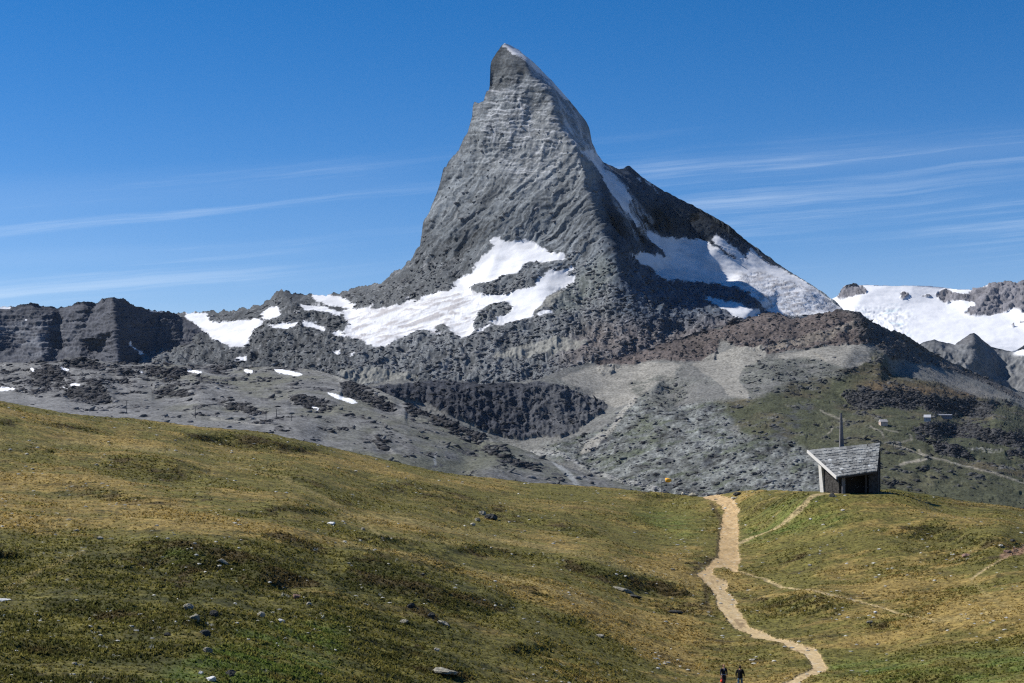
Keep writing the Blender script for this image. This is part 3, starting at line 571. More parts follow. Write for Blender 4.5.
    col = mixc(col, dcc, darkcliff*(1-sstep(505, 600, px)*0.0)); lightc = darkcliff*sstep(500, 560, px)*0.5; col = mixc(col, (0.12, 0.124, 0.13), lightc)
    col = mixc(col, const(px.shape, (0.095, 0.09, 0.088))*(1+0.5*t2)[..., None], dright*0.85)  # right flank turned from the sun: its shade put into the colour
    col = mixc(col, (0.052, 0.053, 0.058), CL*0.85*(1-brown)*(1-darkcliff))  # cliff steps: dark rock with their shade put into the colour
    col = mixc(col, (0.275, 0.265, 0.235), scr*0.95*(1-sstep(0.3, 0.5, t2)*0.4)); col = mixc(col, (0.225, 0.215, 0.195), scr2*0.7)
    edgeband = mm([z10((400,270),(520,95),(560,100),(440,260),(300,400),(220,430),(260,350))], 1.5); col = mixc(col, (0.42, 0.40, 0.35), edgeband*0.55)
    col = mixc(col, (0.34, 0.34, 0.32), stream*0.55)
    col = mixc(col, (0.055, 0.058, 0.058), darkrock*gz*0.75)
    mnd = mm([z6((0,260),(60,235),(140,240),(120,290),(60,320),(10,310)), z6((270,205),(330,185),(450,180),(540,205),(560,240),(400,270),(300,290),(265,245)), z5((850,190),(960,160),(1024,190),(1000,250),(940,260))], 4)*sstep(-0.3, 0.35, crk+0.2); col = mixc(col, (0.105, 0.112, 0.098), mnd*0.75)
    # footpaths
    pa = np.zeros((CH, CW), np.float32)
    line(z9((55,190),(75,205),(110,220),(125,250)), 1.3, pa); line(z9((150,280),(220,295),(290,320),(350,350),(395,362),(480,385),(600,410),(700,435),(862,487),(1100,560)), 1.5, pa)
    line(z9((180,285),(230,265),(275,255),(260,235)), 1.1, pa); line(z9((210,390),(270,378),(350,365)), 2.0, pa); line(z9((130,200),(145,215),(200,225)), 1.0, pa); line(z9((310,310),(330,330),(370,350)), 1.0, pa)
    line(z6((480,320),(520,340),(545,345)), 1.1, pa); line(z6((515,362),(508,375),(500,385)), 1.2, pa); line(z8((420,305),(450,320),(475,340)), 1.2, pa); line(z8((620,350),(680,370)), 1.0, pa)
    pv = samp(pa, px+t3*0.6, row+t2*0.6); col = mixc(col, (0.36, 0.33, 0.27), pv*0.85)
    sb = mm([z9((520,290),(640,295),(760,310),(740,325),(600,312))], 1.2); col = mixc(col, (0.40, 0.39, 0.36), sb*0.6*sstep(-0.1,0.2,t3))
    col = col*(0.80-0.08*gz*(1-rub))[..., None]
    col = np.clip(col*(1+0.12*t3)[..., None], 0.01, 0.9)
    S = np.zeros_like(px)
    P, (col, S) = close_back(P, [col, S], 12, 45, 1.0)
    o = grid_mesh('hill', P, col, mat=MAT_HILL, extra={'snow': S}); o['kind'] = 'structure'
    H_ = px.shape[0]
    return px, row, P[:H_], col[:H_], np.clip(CL*1.2+(1-rub)*gz*(rocks_in_grass*0.55+darkrock*0.8)+rub*0.10+darkcliff*0.06+mnd*0.22+dright*0.35+stream*0.2+brown*0.16, 0, 1)*(1-scr*0.85)*(1-pv)
HILL = build_hill()

# ================================================================== LEFT MORAINE PLATEAU
def build_moraine():
    crest = [(-70,362),(0,362),(30,363),(58,361),(66,357.5),(76,356.5),(90,358.5),(104,361),(125,364),(150,363),(180,365),(210,364),(245,367),(275,366.5),(300,368),(320,371),(340,377),(355,383),(375,388),(390,395),(410,404),(430,414),(445,422),(465,427),(480,433),(500,441),(530,452),(560,465),(585,473),(610,480),(650,494)]
    bott = [(-70,425),(100,440),(300,470),(450,500),(650,520)]
    rid = [(66,358,5500),(105,361,5500)]
    D = depth_raster([(-70,362,5700),(0,362,5650),(150,363,5600),(245,366,5500),(300,369,5350),(340,378,5100),(390,396,4750),(430,415,4500),(480,434,4350),(500,441,4300),(560,466,4150),(610,481,4050),(650,494,4000),
      (-70,395,4600),(0,395,4550),(100,400,4350),(200,395,4450),(300,395,4550),(350,405,4380),(300,425,3900),(400,430,4080),(420,455,3800),(500,465,3900),(560,480,3900),(200,430,3800),(-70,425,3850),(0,425,3850),(0,460,3400),(300,470,3450),(450,500,3500),(650,520,3700),(-70,520,3000),(300,520,3100)]+rid, [], 4)
    m = np.zeros((CH, CW), np.float32)
    for pl in (z4((170,230),(215,218),(250,220),(300,235),(295,245),(230,245),(175,248)), z4((10,250),(80,248),(85,262),(15,262)), z4((85,255),(160,250),(175,262),(190,290),(150,300),(90,290)), z4((180,300),(290,290),(330,350),(280,355),(200,340)), z4((310,265),(370,262),(372,275),(320,278)), z4((335,285),(375,280),(372,292),(340,295)),
        z4((400,240),(560,250),(500,290),(420,275)), z4((430,300),(560,320),(540,335),(440,325)), z4((560,240),(700,240),(640,262)), z4((620,345),(700,350),(780,380),(720,378),(640,365)), z4((820,335),(880,330),(960,360),(940,372),(860,360),(825,350)), z4((940,270),(1024,290),(1024,320),(990,300)),
        z5((10,185),(90,215),(150,240),(180,275),(120,270),(60,240),(0,225)), z5((200,235),(260,240),(300,265),(380,300),(430,330),(465,370),(400,365),(330,335),(260,300),(200,290)), z5((400,370),(500,400),(600,440),(560,445),(440,400)), z5((100,365),(150,385),(170,408),(140,400),(105,380)), z10((80,430),(200,490),(350,540),(330,545),(200,505)),z4((40,310),(140,320),(130,330),(60,325))): poly(pl, m)
    mb = blur(m, 1.2); D = steps(D, mb*0.97, 9)
    px, row, P, cr = layer(crest, bott, -70, 650, 0.7, 0.55, D, 0.5, crest_scale=4)
    n0 = normals(P); x, y, z = P[..., 0], P[..., 1], P[..., 2]
    t1 = fbm(x/140, y/140, z/70, 4); t2 = fbm(x/34, y/34, z/18, 4); t3 = fbm(x/12, y/12, z/8, 2)
    crk = 2.7*fbm(x/75, y/130, z/22, 6, 0.7)
    Mk = samp(mb, px+t1*3, row+t2*2)
    rockz = samp(blur(m, 5), px, row)
    rough = np.clip(rockz*1.6, 0, 1)
    lz = sstep(330, 200, px)*sstep(398, 385, row)                       # rocky knolls of the left part
    fct = 1.3*fbm(x/55, y/95, z/60, 5, 0.62); ph = 5*fbm(x/150, y/150, z/150, 3)+rough*(9*fct)+lz*7*np.maximum(fct-0.05, 0)+1.2*t2
    P[..., 2] += ph*(sstep(0, 6, row-cr[None])*0.7+0.3)
    col = const(px.shape, (0.140, 0.140, 0.136))*(1+0.5*t1+0.7*t2+0.4*t3)[..., None]
    gr = sstep(0.0, 0.4, fbm(x/200, y/300, z/200, 3)+0.12)*sstep(120, 200, px); col = mixc(col, (0.120, 0.120, 0.085), gr*0.65)
    gr2 = sstep(300, 380, px)*sstep(415, 440, row)*sstep(-0.3, 0.2, t1); col = mixc(col, (0.095, 0.10, 0.07), gr2*0.6)
    col = mixc(col, (0.036, 0.036, 0.041), 0.9*sstep(0.44, 0.56, samp(blur(m, 3.5), px, row)+0.55*crk))  # shadows of the rock steps put into the colour as dark rock
    col = mixc(col, (0.055, 0.055, 0.06), lz*sstep(0.12, 0.24, crk+t1*0.8)*0.85)
    col = mixc(col, (0.058, 0.057, 0.06), sstep(0.50, 0.62, crk*0.9+t1*1.2)*0.8)
    col = mixc(col, (0.165, 0.165, 0.163), samp(blur(poly(z4((0,315),(200,345),(400,370),(560,390),(1000,470),(900,480),(500,410),(200,385),(0,345))), 3), px, row)*0.7)
    pa = line(Z(340,320,3.012,(290,403),(284,415),(288,435)), 2.2); pa = line(z10((60,440),(130,510),(190,560),(215,610)), 5, pa)
    col = mixc(col, (0.36, 0.37, 0.36), samp(pa, px, row)*0.55)
    col = mixc(col, (0.30,0.29,0.26), samp(line(z4((600,395),(680,402),(740,412)), 1.2), px+t2, row+t2)*0.7)
    sn = np.zeros((CH, CW), np.float32)
    for pl in (z4((695,253),(722,258),(715,265),(695,262)), z4((775,253),(820,258),(855,266),(862,272),(835,273),(790,264)), z4((530,253),(550,256),(576,262),(570,267),(530,259)), z4((925,316),(960,325),(1000,340),(1020,352),(1000,351),(960,340)), z4((882,357),(908,365),(905,371),(885,365)), z4((170,250),(185,249),(200,258),(180,264)),
        z4((200,292),(228,293),(226,300),(202,298)), z4((-60,304),(0,306),(42,305),(42,311),(0,314),(-60,312)), z4((395,258),(408,260),(405,265),(395,264)), z4((85,250),(99,252),(97,259),(88,258)), z4((175,300),(195,308),(190,312))): poly(pl, sn)
    S = sstep(0.35, 0.6, samp(blur(sn, 0.5), px+t2*1.5, row+t3*0.8)); col = mixc(col, (0.84, 0.85, 0.87), S)
    P2, (col, S) = close_back(P, [col, S], 10, 45, 0.8)
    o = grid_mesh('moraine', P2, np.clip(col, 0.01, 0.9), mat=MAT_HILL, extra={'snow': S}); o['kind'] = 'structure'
    H_ = px.shape[0]; wt = np.clip(0.95*sstep(0.40, 0.56, samp(blur(m, 3.5), px, row)+0.55*crk)+lz*0.5*sstep(0.0, 0.2, crk+t1*0.8)+0.25*sstep(0.4, 0.6, crk)+0.006, 0, 1)*(1-S[:H_])
    return px, row, P, col[:H_], wt
MORAINE = build_moraine()

def rubble(G, crest, n, smin, smax, dark, seed, gap=0.8):
    px, row, P, col, wt = G; r = np.random.RandomState(seed); H, W = px.shape
    i = r.randint(1, H-1, n*12); j = r.randint(2, W-2, n*12); cr = interp(crest, px[i, j])
    ok = (r.rand(n*12) < wt[i, j]) & (row[i, j] > cr+gap) & (row[i, j] < interp(crestG, px[i, j])+3); i = i[ok][:n]; j = j[ok][:n]; m = len(i)
    bm = bmesh.new(); bmesh.ops.create_icosphere(bm, subdivisions=1, radius=1); bv = np.array([q.co[:] for q in bm.verts]); bf = np.array([[q.index for q in p.verts] for p in bm.faces]); bm.free()
    sz = smin+(smax-smin)*r.rand(m)**3.0; V = bv[None]*(1+0.30*r.normal(size=(m, 42 if len(bv) == 42 else len(bv), 1)))
    V = V*np.stack([sz*(0.8+0.9*r.rand(m)), sz*0.8, sz*(0.30+0.35*r.rand(m))], -1)[:, None]
    tl = r.normal(size=m)*0.35; c, s_ = np.cos(tl)[:, None], np.sin(tl)[:, None]; V = np.stack([V[..., 0]*c-V[..., 2]*s_, V[..., 1], V[..., 0]*s_+V[..., 2]*c], -1)
    V = V+P[i, j][:, None]; V[..., 2] -= sz[:, None]*0.10
    F_ = (bf[None]+(np.arange(m)*len(bv))[:, None, None]).reshape(-1, 3); V = V.reshape(-1, 3).astype(np.float32); nf = len(F_)
    me = bpy.data.meshes.new('rubble'); me.vertices.add(len(V)); me.vertices.foreach_set('co', V.ravel()); me.loops.add(nf*3); me.loops.foreach_set('vertex_index', F_.ravel().astype(np.int32))
    me.polygons.add(nf); me.polygons.foreach_set('loop_start', np.arange(0, nf*3, 3, dtype=np.int32)); me.polygons.foreach_set('loop_total', np.full(nf, 3, np.int32)); me.update(calc_edges=True)
    cc = np.ones((len(V), 4), np.float32); base = col[i, j]*(dark+(1.15-dark)*r.rand(m))[:, None]; g = base.mean(1, keepdims=True); base = base*0.35+g*0.65*np.array((1.0, 1.0, 1.06)); cc[:, :3] = np.repeat(np.clip(base, .02, .5), len(bv), 0)
    a = me.color_attributes.new('base', 'FLOAT_COLOR', 'POINT'); a.data.foreach_set('color', cc.ravel()); a = me.attributes.new('snow', 'FLOAT', 'POINT')
    me.materials.append(MAT_HILL); o = bpy.data.objects.new('rubble', me); C.objects.link(o); o['kind'] = 'stuff'; o['label'] = 'angular blocks and outcrops strewn over the slope'
crestMo = [(-70,362),(0,362),(58,361),(76,356.5),(104,361),(150,363),(210,364),(300,368),(340,377),(390,395),(430,414),(500,441),(560,465),(610,480),(650,494)]
RUB = lambda: (rubble(MORAINE, crestMo, 13000, 2.0, 13, 0.6, 21), rubble(HILL, crestH, 17000, 2.0, 10, 0.6, 22), rubble(PEAK, crestM, 15000, 2.5, 13, 0.72, 23, 4))

# valley floor sheet below everything, out to the horizon
gx, gy = np.meshgrid(np.linspace(-14000, 14000, 60), np.linspace(330, 16000, 60))
Pz = np.stack([gx, gy, np.where(gy < 3000, -420., -430.)], -1)
vf = grid_mesh('ground', Pz[::-1], const(gx.shape, (0.12, 0.13, 0.09)), mat=MAT_HILL, extra={'snow': np.zeros_like(gx)}); vf['kind'] = 'structure'
# ================================================================== MEADOW AND TRAILS
za = lambda *p: Z(0,390,2.332,*p); zb = lambda *p: Z(340,450,2.844,*p); zc = lambda *p: Z(660,480,2.813,*p); zd = lambda *p: Z(680,480,5.69,*p)
crestG = [(-75,391),(-30,397),(0,401),(30,406),(60,412),(90,415.5),(120,418),(160,422),(200,427),(230,429.5),(260,431),(300,440),(340,449),(380,458),(410,465),(440,472),(470,476),(500,479),(530,482.5),(560,484.5),(590,486.5),(620,488.5),(650,492),(675,494.5),(690,496),(700,496.5),(712,494.5),(722,494),
  (735,491.5),(750,490.5),(775,490.5),(800,491.5),(830,491.5),(860,490.5),(880,489.5),(893,489),(905,491),(925,494),(950,498),(975,502),(1000,505),(1024,508.5),(1100,518)]
ctrlG = [(-75,391,205),(0,401,210),(120,418,225),(200,427,232),(300,440,245),(380,458,255),(440,472,262),(500,479,268),(560,484.5,270),(620,488.5,268),(690,496,256),(722,494,250),(760,490.5,236),(800,491.5,226),(845,491.0,215),(880,490,217),(925,494,224),(975,502,228),(1024,508.5,226),(1100,518,225),
  (-75,720,50),(0,720,52),(200,720,56),(400,720,68),(600,720,86),(720,720,96),(850,720,94),(1024,720,88),(1100,720,84),
  (-75,560,95),(0,560,98),(150,560,102),(300,560,112),(450,560,132),(600,560,158),(700,560,178),(780,560,176),(850,560,166),(950,560,160),(1024,560,152),(1100,560,146),
  (0,480,142),(150,480,152),(300,490,158),(430,510,176),(560,520,200),(660,530,210),(730,530,212),(800,525,196),(900,525,186),(1000,530,178),
  (0,640,70),(200,640,74),(400,640,90),(600,640,114),(720,640,128),(850,640,124),(1024,640,114),(720,687,108),(745,687,108),(720,600,148),(820,600,142),(960,600,132)]
D_G = tps_raster(ctrlG)
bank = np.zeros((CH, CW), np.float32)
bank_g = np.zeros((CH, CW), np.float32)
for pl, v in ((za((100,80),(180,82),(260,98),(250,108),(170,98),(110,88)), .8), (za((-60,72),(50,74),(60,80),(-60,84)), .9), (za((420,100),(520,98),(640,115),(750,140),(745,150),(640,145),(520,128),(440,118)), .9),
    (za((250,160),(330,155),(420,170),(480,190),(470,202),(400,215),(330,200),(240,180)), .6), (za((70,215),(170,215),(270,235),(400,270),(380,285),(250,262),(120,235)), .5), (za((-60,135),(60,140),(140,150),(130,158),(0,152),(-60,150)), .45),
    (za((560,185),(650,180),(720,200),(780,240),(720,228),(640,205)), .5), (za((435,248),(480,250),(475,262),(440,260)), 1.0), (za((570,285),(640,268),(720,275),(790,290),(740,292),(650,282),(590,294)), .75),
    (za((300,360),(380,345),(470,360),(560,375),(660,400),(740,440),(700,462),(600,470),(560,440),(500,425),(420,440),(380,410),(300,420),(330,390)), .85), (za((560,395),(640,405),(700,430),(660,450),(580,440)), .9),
    (za((-60,375),(60,378),(75,395),(-60,400)), .9), (za((60,490),(160,480),(260,500),(400,540),(390,556),(260,540),(140,520)), .5), (za((400,440),(430,430),(440,500),(470,560),(440,550),(410,500)), .6), (za((480,525),(520,528),(510,555),(470,556),(455,540)), .95),  # last outline: black shadow of the hollow, put into the bank colour
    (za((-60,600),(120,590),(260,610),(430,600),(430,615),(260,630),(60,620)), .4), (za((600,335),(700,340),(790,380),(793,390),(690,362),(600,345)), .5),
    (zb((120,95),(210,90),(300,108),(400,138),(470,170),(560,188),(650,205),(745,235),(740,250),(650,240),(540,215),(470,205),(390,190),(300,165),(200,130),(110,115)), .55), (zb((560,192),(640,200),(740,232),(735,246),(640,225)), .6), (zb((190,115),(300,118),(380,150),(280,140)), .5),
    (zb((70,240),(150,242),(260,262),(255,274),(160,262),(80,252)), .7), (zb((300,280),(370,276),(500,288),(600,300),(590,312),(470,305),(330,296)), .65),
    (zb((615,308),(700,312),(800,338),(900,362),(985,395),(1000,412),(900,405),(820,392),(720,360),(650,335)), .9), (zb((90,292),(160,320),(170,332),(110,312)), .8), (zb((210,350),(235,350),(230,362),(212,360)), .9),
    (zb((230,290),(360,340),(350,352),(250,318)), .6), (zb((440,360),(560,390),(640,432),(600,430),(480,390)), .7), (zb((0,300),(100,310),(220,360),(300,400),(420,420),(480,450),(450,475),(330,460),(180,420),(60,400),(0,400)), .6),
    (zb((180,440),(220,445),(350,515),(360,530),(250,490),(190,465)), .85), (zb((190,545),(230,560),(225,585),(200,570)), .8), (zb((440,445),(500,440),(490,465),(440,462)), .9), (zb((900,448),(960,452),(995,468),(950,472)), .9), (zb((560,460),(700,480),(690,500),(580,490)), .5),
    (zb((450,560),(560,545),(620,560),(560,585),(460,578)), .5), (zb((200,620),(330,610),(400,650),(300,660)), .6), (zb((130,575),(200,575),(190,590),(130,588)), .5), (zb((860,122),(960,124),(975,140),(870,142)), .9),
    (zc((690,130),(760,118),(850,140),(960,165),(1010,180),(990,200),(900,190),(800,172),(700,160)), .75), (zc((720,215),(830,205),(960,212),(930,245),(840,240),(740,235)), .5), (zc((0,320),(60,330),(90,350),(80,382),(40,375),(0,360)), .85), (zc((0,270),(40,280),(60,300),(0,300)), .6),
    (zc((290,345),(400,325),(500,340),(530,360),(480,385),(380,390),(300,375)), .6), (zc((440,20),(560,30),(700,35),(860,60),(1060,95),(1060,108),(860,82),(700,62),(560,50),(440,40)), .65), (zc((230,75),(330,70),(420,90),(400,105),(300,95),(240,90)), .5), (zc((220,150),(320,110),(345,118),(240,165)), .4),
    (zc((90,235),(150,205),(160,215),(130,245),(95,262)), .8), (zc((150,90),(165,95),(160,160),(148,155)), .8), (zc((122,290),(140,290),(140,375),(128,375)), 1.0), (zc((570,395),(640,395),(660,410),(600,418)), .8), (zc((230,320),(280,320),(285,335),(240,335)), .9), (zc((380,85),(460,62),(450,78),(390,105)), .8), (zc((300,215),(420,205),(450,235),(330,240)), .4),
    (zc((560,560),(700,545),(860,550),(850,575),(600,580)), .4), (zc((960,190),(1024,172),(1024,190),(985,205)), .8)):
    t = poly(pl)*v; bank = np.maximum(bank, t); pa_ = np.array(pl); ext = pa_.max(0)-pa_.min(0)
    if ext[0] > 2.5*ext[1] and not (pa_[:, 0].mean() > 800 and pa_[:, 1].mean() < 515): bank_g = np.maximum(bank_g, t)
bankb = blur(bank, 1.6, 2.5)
D_G = blur(steps(D_G, np.minimum(blur(bank_g, 1.3, 9)*1.15, 0.97), 26), 0.8, 3)
# chapel ground: level pad
# trails
trail = poly(zd((110,92),(190,78),(240,85),(290,108),(330,150),(338,165),(328,200),(336,290),(330,380),(342,460),(325,520),(300,515),(240,490),(190,505),(185,540),(200,560),(280,588),(262,620),(300,650),(330,700),(215,700),(190,640),(165,595),(90,545),(130,505),(180,465),(215,440),(222,360),(225,320),(235,240),(250,175),(180,110)))
ml = [(715,600),(718.7,608),(727.5,622),(740,631),(752,636.4),(781,643.5),(797,650),(808,658),(813,666.6),(803,674),(788,683),(760,695),(730,712),(700,730)]
mr = [(735,600),(736.4,610),(749,625.7),(763,632),(777,638),(802,643.5),(815,648),(822,656),(829,668),(822,674),(809,679),(802,683),(780,697),(752,712),(728,730)]
poly(ml+mr[::-1], trail)
P2 = [(738,544),(760,535),(781,526),(802,517),(812,510),(820,506.7),(834,501),(848,498)]; P3 = [(732,569),(746,574),(760,578),(777,583),(797,588),(816,594),(834,597),(852,601),(872,605),(891,610),(912,615),(934,620)]
P4 = [(1060,538),(1024,545),(1012,554.6),(1000,561),(990.6,567),(971,579)]
side = line(P2, [2.6,1.8,1.7,2.2,2.6,2.8,2.4,1.6]); line(P3, [3,2,2,2.4,2,1.6,2.2,2,2,1.6,1.6,1.0], side); side4 = line(P4, [3,2.5,3,2.2,2,1.4])
faint = line([(972,580),(985,592),(1000,604),(1030,615)], 4); line([(934,620),(960,618),(1000,612)], 5, faint)
line(za((195,374),(160,392),(110,410),(60,435),(20,458)), 4.0, faint); line(za((480,180),(540,182),(600,190),(660,208),(720,235),(793,272))+zb((120,240),(300,262),(480,280)), 3.5, faint); line(zb((0,180),(200,200),(350,235),(500,262),(700,300),(1000,380)), 5, faint)
line(zb((0,262),(150,285),(300,315),(420,350),(560,380),(700,440)), 5, faint)
line([(738,540),(760,527),(781,518)], 1.5, faint); line(za((0,120),(200,122),(400,140),(560,160)), 3, faint)

def build_meadow():
    px, row, P, cr = layer(crestG, [(-75,722),(1100,722)], -75, 1100, 0.82, 0.36, D_G, 0.35, crest_scale=9)
    x, y, z = P[..., 0], P[..., 1], P[..., 2]; z0 = x*0
    # anisotropic humps: terraces elongated across the slope, drifting down to the right
    u = x*0.95+y*0.25; v = y*0.95-x*0.25
    a1 = fbm(x/22, y/16, z0, 3); a2 = fbm(u/7.5, v/4.2, z0+3, 3, 0.55); a3 = fbm(u/2.2, v/1.3, z0+7, 3, 0.6); a4 = fbm(x/0.55, y/0.5, z0, 2, 0.6)
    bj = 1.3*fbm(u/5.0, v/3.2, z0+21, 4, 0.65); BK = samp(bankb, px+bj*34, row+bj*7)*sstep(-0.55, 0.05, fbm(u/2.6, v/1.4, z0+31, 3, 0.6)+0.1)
    stk = fbm(u/16, v/2.2, z0+41, 4, 0.6)
    tr = samp(blur(np.maximum(trail, 0), 0.4), px+fbm(x/1.6, y/1.6, z0, 4, 0.75)*6.0, row+fbm(x/1.6+7, y/1.6, z0, 4, 0.75)*2.6)
    sd = samp(np.maximum(side, side4), px+a4*0.8, row+a4*0.5)
    smoothp = np.clip(samp(blur(np.maximum(trail, side), 2.0), px, row)*1.3, 0, 1)
    near = np.clip(y/150, 0.4, 1.2)
    left = sstep(560, 380, px)
    leftlow = left*sstep(520, 560, row)
    edge = sstep(0, 12, row-cr[None])*0.75+0.25
    tus = sstep(-0.15, 0.35, fbm(x/11+3, y/9, z0, 3)+BK*0.5+leftlow*0.25)      # where heather and tussocks grow
    h = (0.72*a1+0.38*a2*(0.7+BK+0.5*leftlow))*near*edge+(0.11+0.15*tus+0.10*leftlow)*a3*(1-smoothp)*(0.6+0.4*near)+(0.045+0.05*tus)*a4*(1-smoothp*0.7)
    h = h-0.10*sstep(0.3, 0.8, tr)-0.08*sstep(0.3, 0.9, sd)
    hollow = samp(blur(poly(za((478,522),(505,528),(520,534),(512,556),(470,558),(450,545))), 1.5), px, row); h = h-0.35*hollow
    # level pad for the chapel
    pad = sstep(13.0, 4.6, np.abs(x-((848-512)/F*209)))*sstep(12, 3.6, np.abs(y-209.5))
    zz = z+h
    zz = zz*(1-pad)+CH_Z*pad
    P[..., 2] = zz
    # ------ colour
    c1 = 1.3*fbm(x/14, y/12, z0+5, 4); c2 = 1.35*fbm(u/3.5, v/2.4, z0+11, 4, 0.6); c3 = fbm(x/0.8, y/0.8, z0+2, 3, 0.65)
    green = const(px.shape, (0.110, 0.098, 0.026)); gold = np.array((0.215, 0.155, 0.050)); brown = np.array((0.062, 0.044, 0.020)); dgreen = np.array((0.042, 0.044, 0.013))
    gp = samp(GOLD, px, row)
    g = sstep(-0.35, 0.55, c1*0.9+c2*0.8+0.35*a3+0.45*a2+0.5*a1+gp*0.75-0.20-BK*0.40-leftlow*0.18-0.6*stk)
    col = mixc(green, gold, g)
    col = mixc(col, dgreen, sstep(-0.05, 0.35, 0.8*c2+0.4*c3-0.3*a3+0.45*BK+0.36*leftlow+0.45*stk-0.20)*0.84)  # dark heather; on banks their shade is put into the colour too
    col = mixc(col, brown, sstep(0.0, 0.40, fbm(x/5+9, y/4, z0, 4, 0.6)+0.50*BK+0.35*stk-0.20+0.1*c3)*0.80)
    lush = samp(LUSH, px, row); col = mixc(col, (0.085, 0.125, 0.026), lush*0.6*sstep(-0.4, 0.3, c2))
    fa = samp(faint, px+a4, row+a4*0.6); col = mixc(col, (0.26, 0.205, 0.085), fa*0.40)
    e1 = samp(blur(trail, 1.5, 2.0), px, row); col = mixc(col, (0.24, 0.18, 0.075), np.clip(e1*1.3, 0, 1)*0.5)
    soil = const(px.shape, (0.37, 0.25, 0.118))*(1+0.45*c2+0.5*c3+0.35*a4)[..., None]
    pale = sstep(560, 600, row); soil = mixc(soil, (0.42, 0.325, 0.18), (0.25+pale*0.65)*(0.8+0.5*c3))
    rut = fbm(x/0.5, y/6.0, z0+51, 4, 0.6); soil = mixc(soil, (0.21, 0.145, 0.08), sstep(0.10, 0.26, 0.6*c3+0.3*c2+0.7*rut)*0.7); soil = mixc(soil, (0.50, 0.42, 0.29), sstep(0.12, 0.3, -c3-0.4*rut)*0.5); soil = mixc(soil, (0.15, 0.12, 0.06), np.clip(1-samp(blur(trail, 1.2), px, row)*1.5, 0, 1)*0.8)
    col = mixc(col, (0.32, 0.25, 0.13), sstep(0.25, 0.75, sd)*0.85)
    er = samp(blur(line([(711,505),(722,520),(719,540),(717,557),(700,566),(693,575)], 4)+line([(705,584),(707,600),(710,612)], 4), 0.8), px+a3*2, row+a3); col = mixc(col, (0.055, 0.04, 0.02), np.clip(er, 0, 1)*0.75)
    red = samp(line([(1026,547),(1012,553),(1003,556)], 7), px, row); col = mixc(col, (0.26, 0.15, 0.11), red*0.6)
    stone = sstep(0.66, 0.70, perlin(x/0.7, y/0.7, z0)+0.25*perlin(x/9, y/9, z0+4))*(1-smoothp); col = mixc(col, (0.30, 0.30, 0.26), stone*0.6)
    col = np.clip(col*(1+0.22*c3+0.10*a4)[..., None], 0.008, 0.9)
    isT = sstep(0.35, 0.6, tr)
    colT = np.clip(soil, 0.02, 0.9)
    q = 0.25*(isT[:-1, :-1]+isT[1:, :-1]+isT[:-1, 1:]+isT[1:, 1:]) > 0.5
    # back side, falling away behind the crest
    last = P[-1]; add = []
    for k in range(1, 13):
        s = 3.0*k*(1+0.12*k); qv = last.copy(); qv[:, 1] += s; qv[:, 0] *= 1+s/last[:, 1]; qv[:, 2] -= s*s*0.004+s*(0.12 + 0.0*s); add.append(qv)
    for s, dz in ((120, 50), (200, 110), (330, 240), (520, 390)):
        qv = last.copy(); qv[:, 1] += s; qv[:, 0] *= 1+s/last[:, 1]; qv[:, 2] -= dz; add.append(qv)
    nb = len(add); P3d = np.concatenate([P, np.array(add)], 0)
    # in front: carry the sheet to the camera's feet and past it
    f0 = P[0]; pre = []
    for t in (0.05, 0.25, 0.5, 0.72, 0.88):
        qv = f0.copy(); qv[:, 0] = f0[:, 0]*(t) + (px[0]-512)*0.05*(1-t); qv[:, 1] = f0[:, 1]*t-6*(1-t); qv[:, 2] = f0[:, 2]*t-1.7*(1-t); pre.append(qv)
    P3d = np.concatenate([np.array(pre), P3d], 0)
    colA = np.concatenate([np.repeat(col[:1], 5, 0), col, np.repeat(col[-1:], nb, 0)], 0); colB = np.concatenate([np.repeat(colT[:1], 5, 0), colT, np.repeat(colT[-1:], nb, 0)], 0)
    Q = np.concatenate([np.zeros((5, q.shape[1]), bool), q, np.zeros((nb, q.shape[1]), bool)], 0)
    sn = np.zeros(P3d.shape[:2])
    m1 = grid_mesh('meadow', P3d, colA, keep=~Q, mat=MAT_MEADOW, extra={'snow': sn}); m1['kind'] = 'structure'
    m2 = grid_mesh('trail', P3d, colB, keep=Q, mat=MAT_TRAIL, extra={'snow': sn}); m2['kind'] = 'structure'; m2['label'] = 'broad sandy footpath winding down the meadow'
    return P, px, row, smoothp, tus, col, isT, BK
CH_Z = -11.28
GOLD = np.zeros((CH, CW), np.float32)
